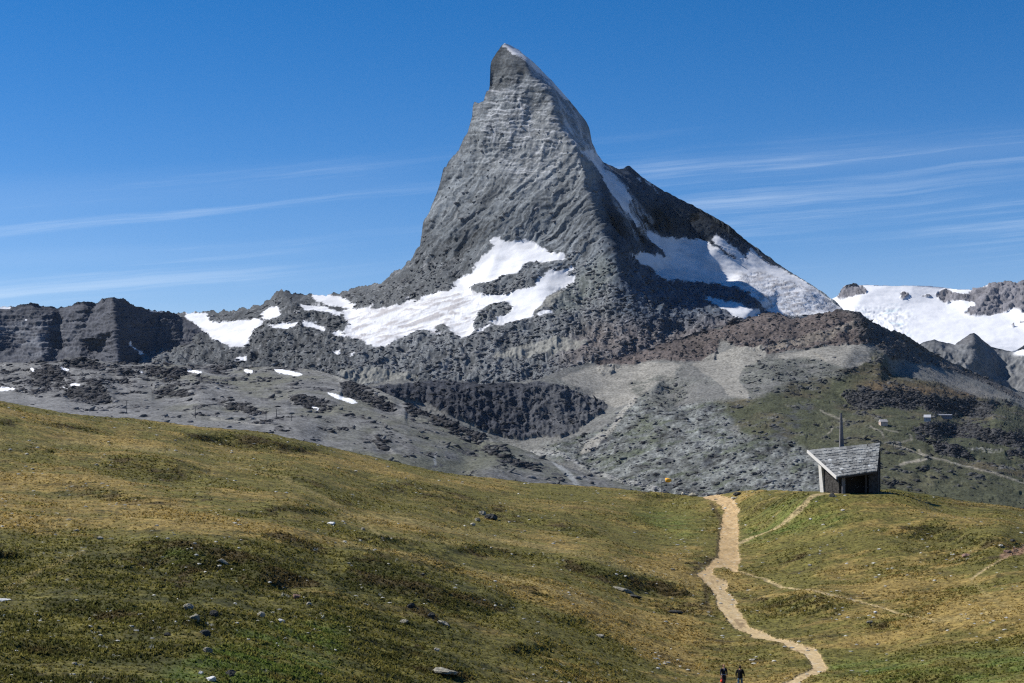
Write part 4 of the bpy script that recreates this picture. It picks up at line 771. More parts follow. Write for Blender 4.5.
for pl, v in ((za((-80,0),(0,30),(120,70),(300,95),(500,110),(793,160),(793,175),(640,150),(430,140),(200,120),(-80,110)), .55), (za((-80,165),(100,190),(280,215),(420,250),(420,290),(280,330),(420,320),(560,320),(700,330),(793,370),(793,345),(700,325),(560,300),(420,290),(200,290),(-80,320)), .9),
    (za((200,215),(330,235),(400,270),(560,300),(700,330),(793,365),(780,375),(640,350),(400,330),(100,340),(-60,330)), .9), (zb((0,0),(100,30),(200,75),(330,90),(540,100),(540,118),(300,108),(100,60),(0,40)), .8), (zb((0,165),(150,190),(350,235),(500,265),(700,300),(1000,385),(1000,330),(760,300),(560,240),(600,285),(330,245),(100,205)), 1.0),
    (zb((480,170),(640,190),(760,230),(700,240),(560,200)), .5), (zb((0,260),(150,285),(300,320),(470,360),(560,360),(700,360),(850,430),(1024,500),(1024,640),(850,600),(700,480),(560,420),(350,345),(100,290)), .85),
    (zb((450,320),(640,340),(800,400),(900,430),(1024,430),(1024,560),(820,520),(640,430)), .7), (zc((0,180),(90,230),(100,270),(130,400),(60,420),(0,400)), .8), (zc((420,240),(600,260),(800,270),(1060,280),(1060,400),(800,390),(640,350),(500,310)), .75), (zc((0,400),(300,450),(600,420),(800,400),(1060,400),(1060,470),(600,480),(430,470),(0,480)), .45),
    (zc((440,50),(700,90),(1060,120),(1060,150),(700,120),(440,90)), .3), (zc((150,245),(300,300),(500,330),(650,370),(600,380),(450,340),(250,330),(170,280)), .6), (zc((440,30),(560,30),(1060,85),(1060,95),(560,45)), .6)):
    GOLD = np.maximum(GOLD, poly(pl)*v)
GOLD = blur(GOLD, 4, 9)
LUSH = np.zeros((CH, CW), np.float32)
for pl in (zc((225,120),(330,90),(500,80),(560,110),(400,150),(240,200)), zc((420,500),(600,500),(900,480),(1060,480),(1060,600),(420,600)), zc((500,25),(860,60),(700,60)), zc((220,350),(300,400),(260,400)), za((350,370),(430,370),(420,410),(350,400)), za((560,560),(793,540),(793,700),(300,700)), zb((820,160),(1024,190),(1024,260),(900,240))): poly(pl, LUSH)
LUSH = blur(LUSH, 5, 9)
G_P, G_px, G_row, G_smooth, G_tus, G_col, G_T, G_BK = build_meadow()
def ground_at(px, row, arr=None, tol=0.9):
    """visible ground point nearest to the given direction"""
    A = G_P if arr is None else arr
    if not hasattr(ground_at, 'c'): ground_at.c = {}
    k = id(A)
    if k not in ground_at.c: ground_at.c[k] = (512+F*A[..., 0]/A[..., 1], HZ-F*A[..., 2]/A[..., 1])
    sx, sy = ground_at.c[k]
    d = np.hypot(sx-px, sy-row); m = d < tol
    if not m.any(): i = np.unravel_index(np.argmin(d), d.shape); return Vector(A[i])
    yy = np.where(m, A[..., 1], 1e9); i = np.unravel_index(np.argmin(yy), yy.shape); return Vector(A[i])
RUB()
# ------------------------------------------------------------------ grass tufts (nobody could count them)
def build_grass(n=130000):
    r = np.random.RandomState(3); H, W = G_P.shape[:2]
    i = r.randint(0, H, n*2); j = r.randint(2, W-2, n*2)
    ok = (G_T[i, j] < 0.15) & (G_smooth[i, j] < 0.9*r.rand(n*2)+0.25) & (G_row[i, j] > interp(crestG, G_px[i, j])+0.5)
    ok &= r.rand(n*2) < 0.35+0.65*np.clip(G_tus[i, j]+G_BK[i, j]*0.5, 0, 1)
    ok &= ~((np.abs(G_P[i, j, 0]-47.5) < 5.5) & (np.abs(G_P[i, j, 1]-209.5) < 5.0))
    i = i[ok][:n]; j = j[ok][:n]; m = len(i); p = G_P[i, j].astype(np.float64)
    p[:, :2] += r.normal(size=(m, 2))*0.08
    hgt = (0.035+0.10*r.rand(m)**1.8)*(0.75+0.6*G_tus[i, j]); wd = (0.05+0.10*r.rand(m))*(0.6+p[:, 1]/220)
    V = []; base = p.copy(); base[:, 2] -= 0.04
    for k in range(3):
        a = r.rand(m)*math.pi; dx = np.cos(a)*wd; dy = np.sin(a)*wd
        lean = r.normal(size=(m, 2))*0.35*hgt[:, None]
        v0 = base.copy(); v0[:, 0] -= dx; v0[:, 1] -= dy; v1 = base.copy(); v1[:, 0] += dx; v1[:, 1] += dy
        v2 = base.copy(); v2[:, :2] += lean; v2[:, 2] += hgt*(0.7+0.5*r.rand(m))+0.04
        V += [v0, v1, v2]
    V = np.stack(V, 1).reshape(-1, 3).astype(np.float32); nf = len(V)//3
    me = bpy.data.meshes.new('grass'); me.vertices.add(len(V)); me.vertices.foreach_set('co', V.ravel())
    me.loops.add(nf*3); me.loops.foreach_set('vertex_index', np.arange(nf*3, dtype=np.int32))
    me.polygons.add(nf); me.polygons.foreach_set('loop_start', np.arange(0, nf*3, 3, dtype=np.int32)); me.polygons.foreach_set('loop_total', np.full(nf, 3, np.int32)); me.update(calc_edges=True)
    c = G_col[i, j]*(0.75+0.65*r.rand(m))[:, None]; c = c*np.where(r.rand(m) < 0.12, 1.35, 1.0)[:, None]
    cc = np.ones((len(V), 4), np.float32); cc[:, :3] = np.repeat(np.clip(c*1.6, 0, 0.6), 9, 0)
    a = me.color_attributes.new('base', 'FLOAT_COLOR', 'POINT'); a.data.foreach_set('color', cc.ravel())
    mt, t, b = newmat('grass_blades'); at = N(t, 'ShaderNodeAttribute', attribute_name='base'); t.links.new(at.outputs['Color'], b.inputs['Base Color'])
    gn = N(t, 'ShaderNodeNewGeometry'); up = N(t, 'ShaderNodeVectorMath', operation='MULTIPLY_ADD'); up.inputs[1].default_value = (.3, .3, .3); up.inputs[2].default_value = (0, 0, 1); t.links.new(gn.outputs['Normal'], up.inputs[0]); nz_ = N(t, 'ShaderNodeVectorMath', operation='NORMALIZE'); t.links.new(up.outputs[0], nz_.inputs[0]); df = N(t, 'ShaderNodeBsdfDiffuse'); tl = N(t, 'ShaderNodeBsdfTranslucent'); ms = N(t, 'ShaderNodeMixShader'); ms.inputs[0].default_value = 0.5
    for q in (df, tl): t.links.new(at.outputs['Color'], q.inputs['Color'])
    t.links.new(df.outputs[0], ms.inputs[1]); t.links.new(tl.outputs[0], ms.inputs[2]); t.links.new(ms.outputs[0], t.nodes['Material Output'].inputs['Surface'])
    me.materials.append(mt); o = bpy.data.objects.new('grass', me); C.objects.link(o); o['kind'] = 'stuff'; o['label'] = 'short olive and straw coloured grass tufts covering the meadow'
build_grass()

# ------------------------------------------------------------------ object helpers
def simple_mat(name, col, rough=0.85, var=0.0, scale=3.0, bump=0.0):
    m, t, b = newmat(name); b.inputs['Roughness'].default_value = rough
    if var or bump:
        tc = N(t, 'ShaderNodeTexCoord'); n1 = noise(t, tc.outputs['Object'], scale, 6, 0.65)
        v = ramp(t, n1, 0.3, 0.7, 1-var, 1+var); mx = N(t, 'ShaderNodeVectorMath', operation='SCALE'); mx.inputs[0].default_value = col[:3]
        t.links.new(v, mx.inputs['Scale']); t.links.new(mx.outputs[0], b.inputs['Base Color'])
        if bump:
            bp = N(t, 'ShaderNodeBump'); bp.inputs['Distance'].default_value = bump; t.links.new(n1, bp.inputs['Height']); t.links.new(bp.outputs[0], b.inputs['Normal'])
    else: b.inputs['Base Color'].default_value = (*col[:3], 1)
    return m
def mesh_obj(name, verts, faces, mat, parent=None, loc=None, smooth=False):
    me = bpy.data.meshes.new(name); me.from_pydata([tuple(v) for v in verts], [], faces); me.update()
    bm = bmesh.new(); bm.from_mesh(me); bmesh.ops.recalc_face_normals(bm, faces=bm.faces); bm.to_mesh(me); bm.free()
    if smooth: me.polygons.foreach_set('use_smooth', [True]*len(me.polygons))
    me.materials.append(mat); o = bpy.data.objects.new(name, me); C.objects.link(o)
    if parent: o.parent = parent
    if loc is not None: o.location = loc
    return o
class MB:
    def __init__(s): s.v = []; s.f = []
    def prism(s, foot, zb, zt):
        """foot: list of (x,y); zb / zt: number or function(x,y)"""
        n = len(foot); k = len(s.v); fb = zb if callable(zb) else (lambda x, y: zb); ft = zt if callable(zt) else (lambda x, y: zt)
        s.v += [(x, y, fb(x, y)) for x, y in foot]+[(x, y, ft(x, y)) for x, y in foot]
        s.f += [tuple(k+i for i in range(n))[::-1], tuple(k+n+i for i in range(n))]+[(k+i, k+(i+1) % n, k+n+(i+1) % n, k+n+i) for i in range(n)]
        return s
    def hexa(s, bot, top):
        k = len(s.v); n = len(bot); s.v += list(bot)+list(top)
        s.f += [tuple(k+i for i in range(n))[::-1], tuple(k+n+i for i in range(n))]+[(k+i, k+(i+1) % n, k+n+(i+1) % n, k+n+i) for i in range(n)]; return s
    def box(s, c, d, rz=0.0):
        cs, sn_ = math.cos(rz), math.sin(rz); q = [(-d[0]/2, -d[1]/2), (d[0]/2, -d[1]/2), (d[0]/2, d[1]/2), (-d[0]/2, d[1]/2)]
        return s.prism([(c[0]+a*cs-b*sn_, c[1]+a*sn_+b*cs) for a, b in q], c[2]-d[2]/2, c[2]+d[2]/2)
    def tube(s, pts, rad, seg=8):
        k0 = len(s.v); pts = [Vector(p) for p in pts]; rr = rad if isinstance(rad, (list, tuple)) else [rad]*len(pts)
        for i, p in enumerate(pts):
            d = (pts[min(i+1, len(pts)-1)]-pts[max(i-1, 0)]).normalized(); a = d.orthogonal().normalized(); b = d.cross(a)
            for j in range(seg): t = 2*math.pi*j/seg; s.v.append(tuple(p+a*math.cos(t)*rr[i]+b*math.sin(t)*rr[i]))
        for i in range(len(pts)-1):
            for j in range(seg): s.f.append((k0+i*seg+j, k0+i*seg+(j+1) % seg, k0+(i+1)*seg+(j+1) % seg, k0+(i+1)*seg+j))
        s.f.append(tuple(k0+j for j in range(seg))[::-1]); s.f.append(tuple(k0+(len(pts)-1)*seg+j for j in range(seg))); return s
    def build(s, name, mat, parent=None, smooth=False): return mesh_obj(name, s.v, s.f, mat, parent, None, smooth)
def empty(name, loc, label, cat, group=None, rz=0):
    o = bpy.data.objects.new(name, None); C.objects.link(o); o.location = loc; o.rotation_euler[2] = rz; o['label'] = label; o['category'] = cat
    if group: o['group'] = group
    return o

# ------------------------------------------------------------------ chapel
def build_chapel():
    W = lambda px, d: ((px-512)/F*d, d)
    def PT(px, row, d): return Vector(((px-512)/F*d, d, (HZ-row)/F*d))
    O = Vector((*W(850, 209.5), CH_Z)); root = empty('chapel', O, 'small dark stone mountain chapel with slanting grey slate roof and tall thin bell pillar', 'chapel')
    A, B, Cc, Dd = PT(808, 450.6, 211.6), PT(837, 476.5, 205.6), PT(877, 471.3, 206.6), PT(880, 443, 212.9)
    A, B, Cc, Dd = [p-O for p in (A, B, Cc, Dd)]
    M4 = np.array([[p.x, p.y, 1] for p in (A, B, Cc, Dd)]); abc = np.linalg.lstsq(M4, np.array([p.z for p in (A, B, Cc, Dd)]), rcond=None)[0]
    rz = lambda x, y: abc[0]*x+abc[1]*y+abc[2]
    roofz = lambda x, y: rz(x, y)-0.34
    stone = simple_mat('dark_stone_wall', (0.050, 0.047, 0.044), 0.9, 0.6, 2.6, 0.15); pale = simple_mat('pale_render', (0.58, 0.56, 0.52), 0.8, 0.1, 2); wood = simple_mat('dark_timber', (0.05, 0.042, 0.036), 0.8, 0.3, 3)
    pill = simple_mat('weathered_pillar', (0.16, 0.155, 0.16), 0.85, 0.25, 2.2, 0.05); fascia = simple_mat('pale_verge_board', (0.62, 0.60, 0.56), 0.7)
    L = lambda px, d: tuple(np.array(W(px, d))-np.array((O.x, O.y)))
    FL, BL, BR, FR = L(841.5, 206.7), L(820.5, 211.0), L(879.3, 212.2), L(878.3, 207.7)
    def wall(p, q, th=0.45, zt=roofz):
        p = np.array(p); q = np.array(q); d = (q-p)/np.linalg.norm(q-p); nrm = np.array((-d[1], d[0]))*th
        return MB().prism([tuple(p), tuple(q), tuple(q+nrm), tuple(p+nrm)], -0.6, zt)
    sh = lambda p, q, t: tuple(np.array(p)+(np.array(q)-np.array(p))*t)
    lm = wall(sh(FL, BL, 0.12), sh(FL, BL, 0.86), -0.45); lw = lm.build('wall', stone, root)
    wall(sh(BL, BR, 0.03), BR, -0.45).build('wall', stone, root)
    wall(sh(FR, BR, 0.03), sh(FR, BR, 0.90), 0.45).build('wall', stone, root)
    wall(sh(FL, FR, 0.74), sh(FL, FR, 0.985), 0.45).build('wall', stone, root)
    # recessed inner wall of the porch with its door
    pa, pb = sh(FL, BL, 0.55), sh(FR, BR, 0.5); inner = wall(sh(pa, pb, 0.09), sh(pa, pb, 0.88), 0.3).build('inner_wall', wood, root)
    dr = wall(sh(pa, pb, 0.35), sh(pa, pb, 0.55), -0.10, 1.5); door = dr.build('door', wood, root); MB().box((*sh(pa, pb, 0.53), 0.7), (0.08, 0.35, 0.12)).build('handle', pill, door)
    for t, w_ in ((0.055, 0.42), (0.66, 0.28)):
        c = sh(FL, FR, t); MB().box((c[0], c[1]+0.1, 0.75), (w_, 0.3, 2.6), 0.05).v; mb = MB(); h = w_/2
        mb.prism([(c[0]-h, c[1]-.15), (c[0]+h, c[1]-.15), (c[0]+h, c[1]+.15), (c[0]-h, c[1]+.15)], -0.5, roofz); mb.build('post', pill if t < .1 else wood, root)
    c = sh(FL, FR, 0.5); mb = MB(); a0, a1 = sh(FL, FR, 0.10), sh(FL, FR, 0.64); mb.prism([(a0[0], a0[1]-.1), (a1[0], a1[1]-.1), (a1[0], a1[1]+.12), (a0[0], a0[1]+.12)], lambda x, y: roofz(x, y)-0.28, lambda x, y: roofz(x, y)-0.003); mb.build('lintel', wood, root)
    # pale slanting buttress at the back left corner
    e = sh(FL, BL, 0.90); dv = np.array(BL)-np.array(FL); dv = dv/np.linalg.norm(dv)
    def q4(cx, cy, a, b): n = (-dv[1], dv[0]); return [(cx-dv[0]*a-n[0]*b, cy-dv[1]*a-n[1]*b), (cx+dv[0]*a-n[0]*b, cy+dv[1]*a-n[1]*b), (cx+dv[0]*a+n[0]*b, cy+dv[1]*a+n[1]*b), (cx-dv[0]*a+n[0]*b, cy-dv[1]*a+n[1]*b)]
    bt = q4(e[0]+0.15, e[1], 0.42, 0.26); tp = q4(e[0]-0.28, e[1]+0.02, 0.30, 0.26)
    MB().hexa([(x, y, -0.6) for x, y in bt], [(x, y, roofz(x, y)-0.004) for x, y in tp]).build('buttress', pale, root)
    # roof slab and its slates
    rb = MB(); top = [A, B, Cc, Dd]; rb.hexa([(p.x, p.y, rz(p.x, p.y)-0.30) for p in top], [(p.x, p.y, rz(p.x, p.y)-0.03) for p in top]); roof = rb.build('roof', wood, root)
    sm, t, b = newmat('slate'); at = N(t, 'ShaderNodeAttribute', attribute_name='base'); tc = N(t, 'ShaderNodeTexCoord'); nn = noise(t, tc.outputs['Object'], 4.0, 6, 0.7)
    mx = N(t, 'ShaderNodeVectorMath', operation='SCALE'); t.links.new(at.outputs['Color'], mx.inputs[0]); t.links.new(ramp(t, nn, 0.3, 0.7, 0.7, 1.3), mx.inputs['Scale']); t.links.new(mx.outputs[0], b.inputs['Base Color']); b.inputs['Roughness'].default_value = 0.75
    r = random.Random(5); sb = MB(); cols = []; nr, nc = 11, 17
    def bil(u, v): p = (A*(1-u)+Dd*u)*(1-v)+(B*(1-u)+Cc*u)*v; return Vector((p.x, p.y, rz(p.x, p.y)))
    for i in range(nr):
        for j in range(-1, nc):
            sk = i*0.55 % 1.0; u0 = max(0, (j+sk)/nc+r.uniform(-.008, .008)); u1 = min(1, (j+1+sk)/nc+r.uniform(-.006, .010)); v0 = max(-0.004, i/nr-0.02); v1 = min(1.012, (i+1)/nr+r.uniform(0, .035))
            if u1-u0 < 0.012: continue
            up = r.uniform(0.03, 0.07); lift = r.uniform(0.04, 0.13); q = [bil(u0, v1), bil(u1, v1), bil(u1, v0), bil(u0, v0)]; hh = [lift, lift+r.uniform(-.03, .03), 0, 0]
            sb.hexa([(p.x, p.y, p.z-0.025+h*0.2) for p, h in zip(q, hh)], [(p.x, p.y, p.z+up+h) for p, h in zip(q, hh)])
            g = 0.215+0.075*math.sin(i*1.1+j*0.55)*math.sin(j*0.8-i*0.7)+r.uniform(-.045, .05) if r.random() > 0.03 else 0.48
            cols += [(g, g*1.02, g*0.98, 1)]*8
    so_ = sb.build('slates', sm, roof); a = so_.data.color_attributes.new('base', 'FLOAT_COLOR', 'POINT'); a.data.foreach_set('color', np.array(cols, np.float32).ravel())
    # pale verge board along the left edge
    def off(p, dx): return (p.x+dx, p.y, rz(p.x, p.y))
    vb = MB(); a_, b_ = A+Vector((-.05, 0.05, 0)), B+Vector((-.05, -.05, 0))
    vb.hexa([(a_.x-.10, a_.y, rz(A.x, A.y)-.33), (b_.x-.10, b_.y, rz(B.x, B.y)-.36), (b_.x+.045, b_.y, rz(B.x, B.y)-.36), (a_.x+.045, a_.y, rz(A.x, A.y)-.33)], [(a_.x-.10, a_.y, rz(A.x, A.y)+.08), (b_.x-.10, b_.y, rz(B.x, B.y)+.06), (b_.x+.045, b_.y, rz(B.x, B.y)+.06), (a_.x+.045, a_.y, rz(A.x, A.y)+.08)])
    vb.build('verge_board', fascia, root)
    # bell pillar standing behind the ridge
    cb = L(842.6, 213.9); ct = L(841.0, 213.9); b0, t0 = 0.55, 0.13
    bot = [(cb[0]-b0, cb[1]-b0, -0.8), (cb[0]+b0, cb[1]-b0, -0.8), (cb[0]+b0, cb[1]+b0, -0.8), (cb[0]-b0, cb[1]+b0, -0.8)]; zt = (HZ-413)/F*213.9-O.z
    MB().hexa(bot, [(ct[0]-t0, ct[1]-t0, zt), (ct[0]+t0, ct[1]-t0, zt), (ct[0]+t0, ct[1]+t0, zt), (ct[0]-t0, ct[1]+t0, zt)]).build('bell_pillar', pill, root)
build_chapel()

# ------------------------------------------------------------------ far mountain houses
HP = HILL[2]
def house(px, row, w_, h_, dp, rz, name, label, wallc, roofc, rows, cols, flat=False):
    g = ground_at(px, row, HP, 1.4); g.z -= 1; root = empty(name, g, label, 'building', 'mountain lodges on the far hill', rz)
    wm = simple_mat('lodge_wall', wallc, 0.85, 0.08, 0.1); rm = simple_mat('lodge_roof', roofc, 0.7, 0.1, 0.1); wn = simple_mat('window_glass', (0.03, 0.035, 0.045), 0.2)
    wh = h_*(0.62 if not flat else 0.85); MB().prism([(-w_/2, -dp/2), (w_/2, -dp/2), (w_/2, dp/2), (-w_/2, dp/2)], -4, wh).build('wall', wm, root)
    rf = MB(); o = 1.0
    k = [(-w_/2-o, -dp/2-o, wh+.01), (w_/2+o, -dp/2-o, wh+.01), (w_/2+o, dp/2+o, wh+.01), (-w_/2-o, dp/2+o, wh+.01)]
    rg = 0.05 if not flat else dp*0.3
    rf.hexa(k, [(-w_/2-o*.6, -rg, h_+1), (w_/2+o*.6, -rg, h_+1), (w_/2+o*.6, rg, h_+1), (-w_/2-o*.6, rg, h_+1)]); roof = rf.build('roof', rm, root)
    MB().box((w_*.22, 1, h_+1.2), (1.6, 1.6, 2.4)).build('chimney', wm, roof)
    for i in range(rows):
        for j in range(cols):
            MB().box((-w_/2+w_*(j+.5)/cols, -dp/2-.05, 2+(wh-2)*(i+.5)/rows), (w_/cols*.42, .3, (wh/rows)*.42)).build('window', wn, root)
house(883.5, 423.5, 25, 18, 15, 0.25, 'mountain_lodge', 'pale pink lodge with light roof on the far hillside, leftmost of three far buildings', (0.50, 0.40, 0.33), (0.40, 0.38, 0.36), 3, 5)
house(927.5, 419.8, 22, 21, 16, -0.3, 'mountain_lodge', 'tall whitish lodge on the far hillside beside the long grey station', (0.32, 0.34, 0.37), (0.42, 0.43, 0.45), 3, 4)
house(943.5, 417.0, 56, 12, 20, 0.2, 'cable_car_station', 'long low grey building right of the whitish lodge on the far hillside', (0.15, 0.16, 0.19), (0.30, 0.31, 0.34), 1, 7, True)

# ------------------------------------------------------------------ lift pylons on the moraine
MP = MORAINE[2]; steel = simple_mat('dark_steel', (0.06, 0.06, 0.065), 0.6)
def pylon(px, row, hpx, label):
    g = ground_at(px, row, MP, 1.2); h = hpx/F*g.y; root = empty('lift_pylon', g, label, 'pylon', 'ski lift pylons on the grey moraine')
    MB().tube([(0, 0, -3), (0, 0, h)], [1.15, 0.75], 8).build('mast', steel, root); MB().box((0, 0, h+.4), (9, .9, .8)).build('crossarm', steel, root)
    for sx in (-4, 4): MB().box((sx, 0, h-.6), (1.2, 3.2, .8)).build('sheave', steel, root)
for a in ((125.8, 412, 12, 'thin dark lift pylon on the grey moraine, leftmost of the row'), (195, 417, 11.5, 'lift pylon second from the left on the grey moraine, tallest looking of the row'), (265.5, 420, 11, 'lift pylon in the middle of the row on the grey moraine'),
          (277, 416, 8, 'short looking lift pylon right of the middle one on the moraine'), (291, 420, 6.5, 'lift pylon at the right end of the row on the moraine, the smallest')): pylon(*a)

# ------------------------------------------------------------------ windsock
def windsock():
    g = ground_at(661, 493.2, None, 1.0); s = g.y/F; root = empty('windsock', g, 'small orange windsock on a thin pole at the meadow crest left of the trail', 'windsock')
    MB().tube([(0, 0, -.3), (0, 0, 13.6*s)], [0.045, 0.03], 8).build('pole', simple_mat('grey_pole', (0.13, 0.13, 0.13), 0.6), root)
    MB().tube([(0, 0, 13.2*s), (4.4*s, 0, 13.5*s)], [0.02, 0.02], 6).build('arm', steel, root)
    MB().tube([(4.2*s, 0, 13.6*s), (5.6*s, 0, 13.7*s), (8*s, 0, 13.3*s), (9.8*s, .1, 13.9*s)], [.38, .42, .36, .2], 12).build('sleeve', simple_mat('orange_cloth', (0.85, 0.42, 0.05), 0.7), root, True)
windsock()

# ------------------------------------------------------------------ boulders
def boulder_mesh(seed):
    bm = bmesh.new(); bmesh.ops.create_icosphere(bm, subdivisions=3, radius=1.0)
    v = np.array([q.co[:] for q in bm.verts]); r = np.random.RandomState(seed); o = r.rand(3)*50
    for _ in range(9):                                       # chip planes off the stone
        n = r.normal(size=3); n /= np.linalg.norm(n); d = r.uniform(0.55, 0.85); ex = np.maximum(v@n-d, 0); v = v-ex[:, None]*n
    v = v*(1+0.10*facet(v[:, 0]*2+o[0], v[:, 1]*2+o[1], v[:, 2]*2+o[2], 2))[:, None]
    for q, c in zip(bm.verts, v): q.co = c
    me = bpy.data.meshes.new('boulder'); bm.to_mesh(me); bm.free(); return me
RM = {'pale': simple_mat('pale_stone', (0.50, 0.46, 0.37), 0.9, 0.25, 2.5, 0.2), 'grey': simple_mat('grey_stone', (0.29, 0.27, 0.21), 0.9, 0.35, 2.5, 0.2), 'dark': simple_mat('dark_stone', (0.065, 0.065, 0.06), 0.9, 0.4, 2.5, 0.2), 'rust': simple_mat('reddish_stone', (0.26, 0.17, 0.13), 0.9, 0.3, 2.5, 0.2), 'white': simple_mat('whitish_slab', (0.66, 0.66, 0.63), 0.9, 0.12, 2.5, 0.1)}
ri = 0
def boulder(px, row, wpx, hpx, kind, label, rz=0.3, tilt=0.0, deep=1.0):
    global ri; ri += 1; g = ground_at(px, row, None, 1.0); s = g.y/F; me = boulder_mesh(100+ri); me.materials.append(RM[kind])
    o = bpy.data.objects.new('boulder', me); C.objects.link(o); o.scale = (wpx*s/2*1.1, wpx*s/2*0.8*deep, max(hpx*s/2*1.25, 0.06)); o.location = (g.x, g.y, g.z+hpx*s*0.22)
    o.rotation_euler = (0, tilt, rz); o['label'] = label; o['category'] = 'boulder'; o['group'] = 'boulders lying in the meadow'
for b in ((483, 514, 8, 5, 'grey', 'grey boulder at the top of the dark outcrop in the middle of the left slope'), (491, 518.5, 14, 6, 'dark', 'widest dark rock of the outcrop in the middle of the left slope', .1),
    (478, 520, 6, 5, 'grey', 'grey block left of the dark outcrop rock on the left slope'), (473, 525, 5, 3.5, 'pale', 'pale stone just below the outcrop in the middle of the left slope'),
    (97, 465, 3.5, 2.2, 'pale', 'small pale stone high on the left slope, nearest the top left crest'), (77, 530.5, 5, 2.2, 'pale', 'flat pale stone on the left golden slope, left one of a pair'), (99.5, 538, 7, 2.6, 'pale', 'flat pale stone on the left golden slope, lower right one of a pair'),
    (3, 600, 15, 3.4, 'white', 'long whitish slab cut by the left edge of the picture'), (332.5, 524, 9, 3, 'white', 'bright whitish slab alone in the middle of the left slope', .2), (262, 616, 7.5, 6, 'pale', 'roundish pale boulder right of the dark hollow'),
    (281, 621.5, 7, 4, 'white', 'whitish stone just right of the roundish pale boulder'), (272, 622, 4, 2, 'pale', 'smallest stone between the pale boulder and the whitish one'), (207.5, 651, 10, 6.5, 'grey', 'light grey boulder below the dark hollow, standing alone'),
    (201.5, 673.5, 6, 4, 'white', 'small whitish stone near the bottom edge left of the pale slab'), (211, 679, 13, 4.5, 'white', 'flat whitish slab at the bottom edge below the hollow'), (231.5, 675, 11, 7, 'dark', 'dark angular boulder at the bottom edge beside the pale slab'),
    (190, 609, 13, 8, 'grey', 'large tilted grey rock at the upper left rim of the dark hollow', .5, .5), (196, 619, 11, 7, 'grey', 'grey rock leaning into the left side of the dark hollow', .2, .4), (206, 634, 12, 6, 'dark', 'dark rock lying just beneath the dark hollow', .1), (214, 615, 10, 7, 'dark', 'dark rock at the back of the hollow', .3),
    (223, 562, 14, 4.5, 'grey', 'slanting grey slab on the dark heather bank upper left', .1, .45), (75, 664, 6, 2.6, 'pale', 'pale flat stone near the lower left corner'), (168, 635, 7, 4, 'dark', 'dark stone left of the hollow'),
    (309, 604, 5, 3.5, 'pale', 'pale stone standing on the edge of a dark bank, right of a rusty rock'), (296, 597, 9, 5, 'rust', 'rusty brown rock in the dark bank of the left slope'), (445, 625, 14, 4.5, 'grey', 'slanting grey slab in the dark heather, lower middle', .1, .4), (431, 616, 8, 5, 'dark', 'dark rock at the upper end of the slanting slab'),
    (405, 622, 9, 4, 'grey', 'grey stone in the dark heather left of the slanting slab'), (437, 650, 6, 4, 'pale', 'pale stone below the slanting slab'), (411, 607, 8, 6, 'dark', 'dark outcrop rock topping the heather bank in the lower middle'), (600, 635.5, 10, 3, 'pale', 'long pale stone on the slope left of the trail'),
    (621, 590, 26, 3.6, 'grey', 'very long low grey ledge on the golden slope', -.1, .22, .5), (636, 597, 12, 3.5, 'dark', 'dark end of the long ledge on the golden slope', 0, .2), (676, 612, 15, 3.5, 'dark', 'broad dark ledge just left of the trail bend', 0, .15, .5), (423, 575, 5, 3, 'dark', 'small dark stone on the golden rise'),
    (363, 529, 5, 3, 'grey', 'small grey stone right of the bright slab'), (445, 672, 26, 7, 'grey', 'broad grey outcrop at the bottom edge in the lower middle', .1, .1), (658, 668, 4, 2, 'white', 'tiny white stone in the low grass left of the hikers'),
    (737, 494.5, 9, 4, 'dark', 'dark rock on the crest just right of the trail top'), (734, 498, 7, 2.4, 'pale', 'pale flat rock below the dark crest rock beside the trail top'), (832.5, 495.5, 7, 4, 'dark', 'dark boulder on the crest left of the chapel'), (713, 509, 3.5, 2.4, 'pale', 'white stone on the left verge of the upper trail'),
    (1009, 552, 9, 4, 'rust', 'reddish rock beside the path at the right edge', 0, .3), (1001, 546, 6, 2.4, 'pale', 'pale rock above the reddish rock near the right edge'), (966, 556, 12, 4, 'rust', 'low reddish brown rock on the right slope'), (870, 622, 8, 3.4, 'grey', 'grey rock in the hummock right of the trail'), (875, 612.5, 4, 2.6, 'white', 'small white stone on the hummock right of the trail'),
    (809.5, 565, 4.5, 2.4, 'pale', 'small pale stone between the two side paths'), (752, 659.5, 8, 2.4, 'pale', 'pale flat stone above the two hikers'), (842, 510, 5, 2, 'pale', 'pale stone in the grass below the chapel'), (1012, 541, 6, 3, 'dark', 'dark rock at the right edge above the path'),
    (694, 494.6, 9, 4, 'grey', 'grey rock on the crest left of the trail top'), (684, 493.5, 6, 4, 'pale', 'whitish rock on the crest farther left of the trail top')): boulder(*b)

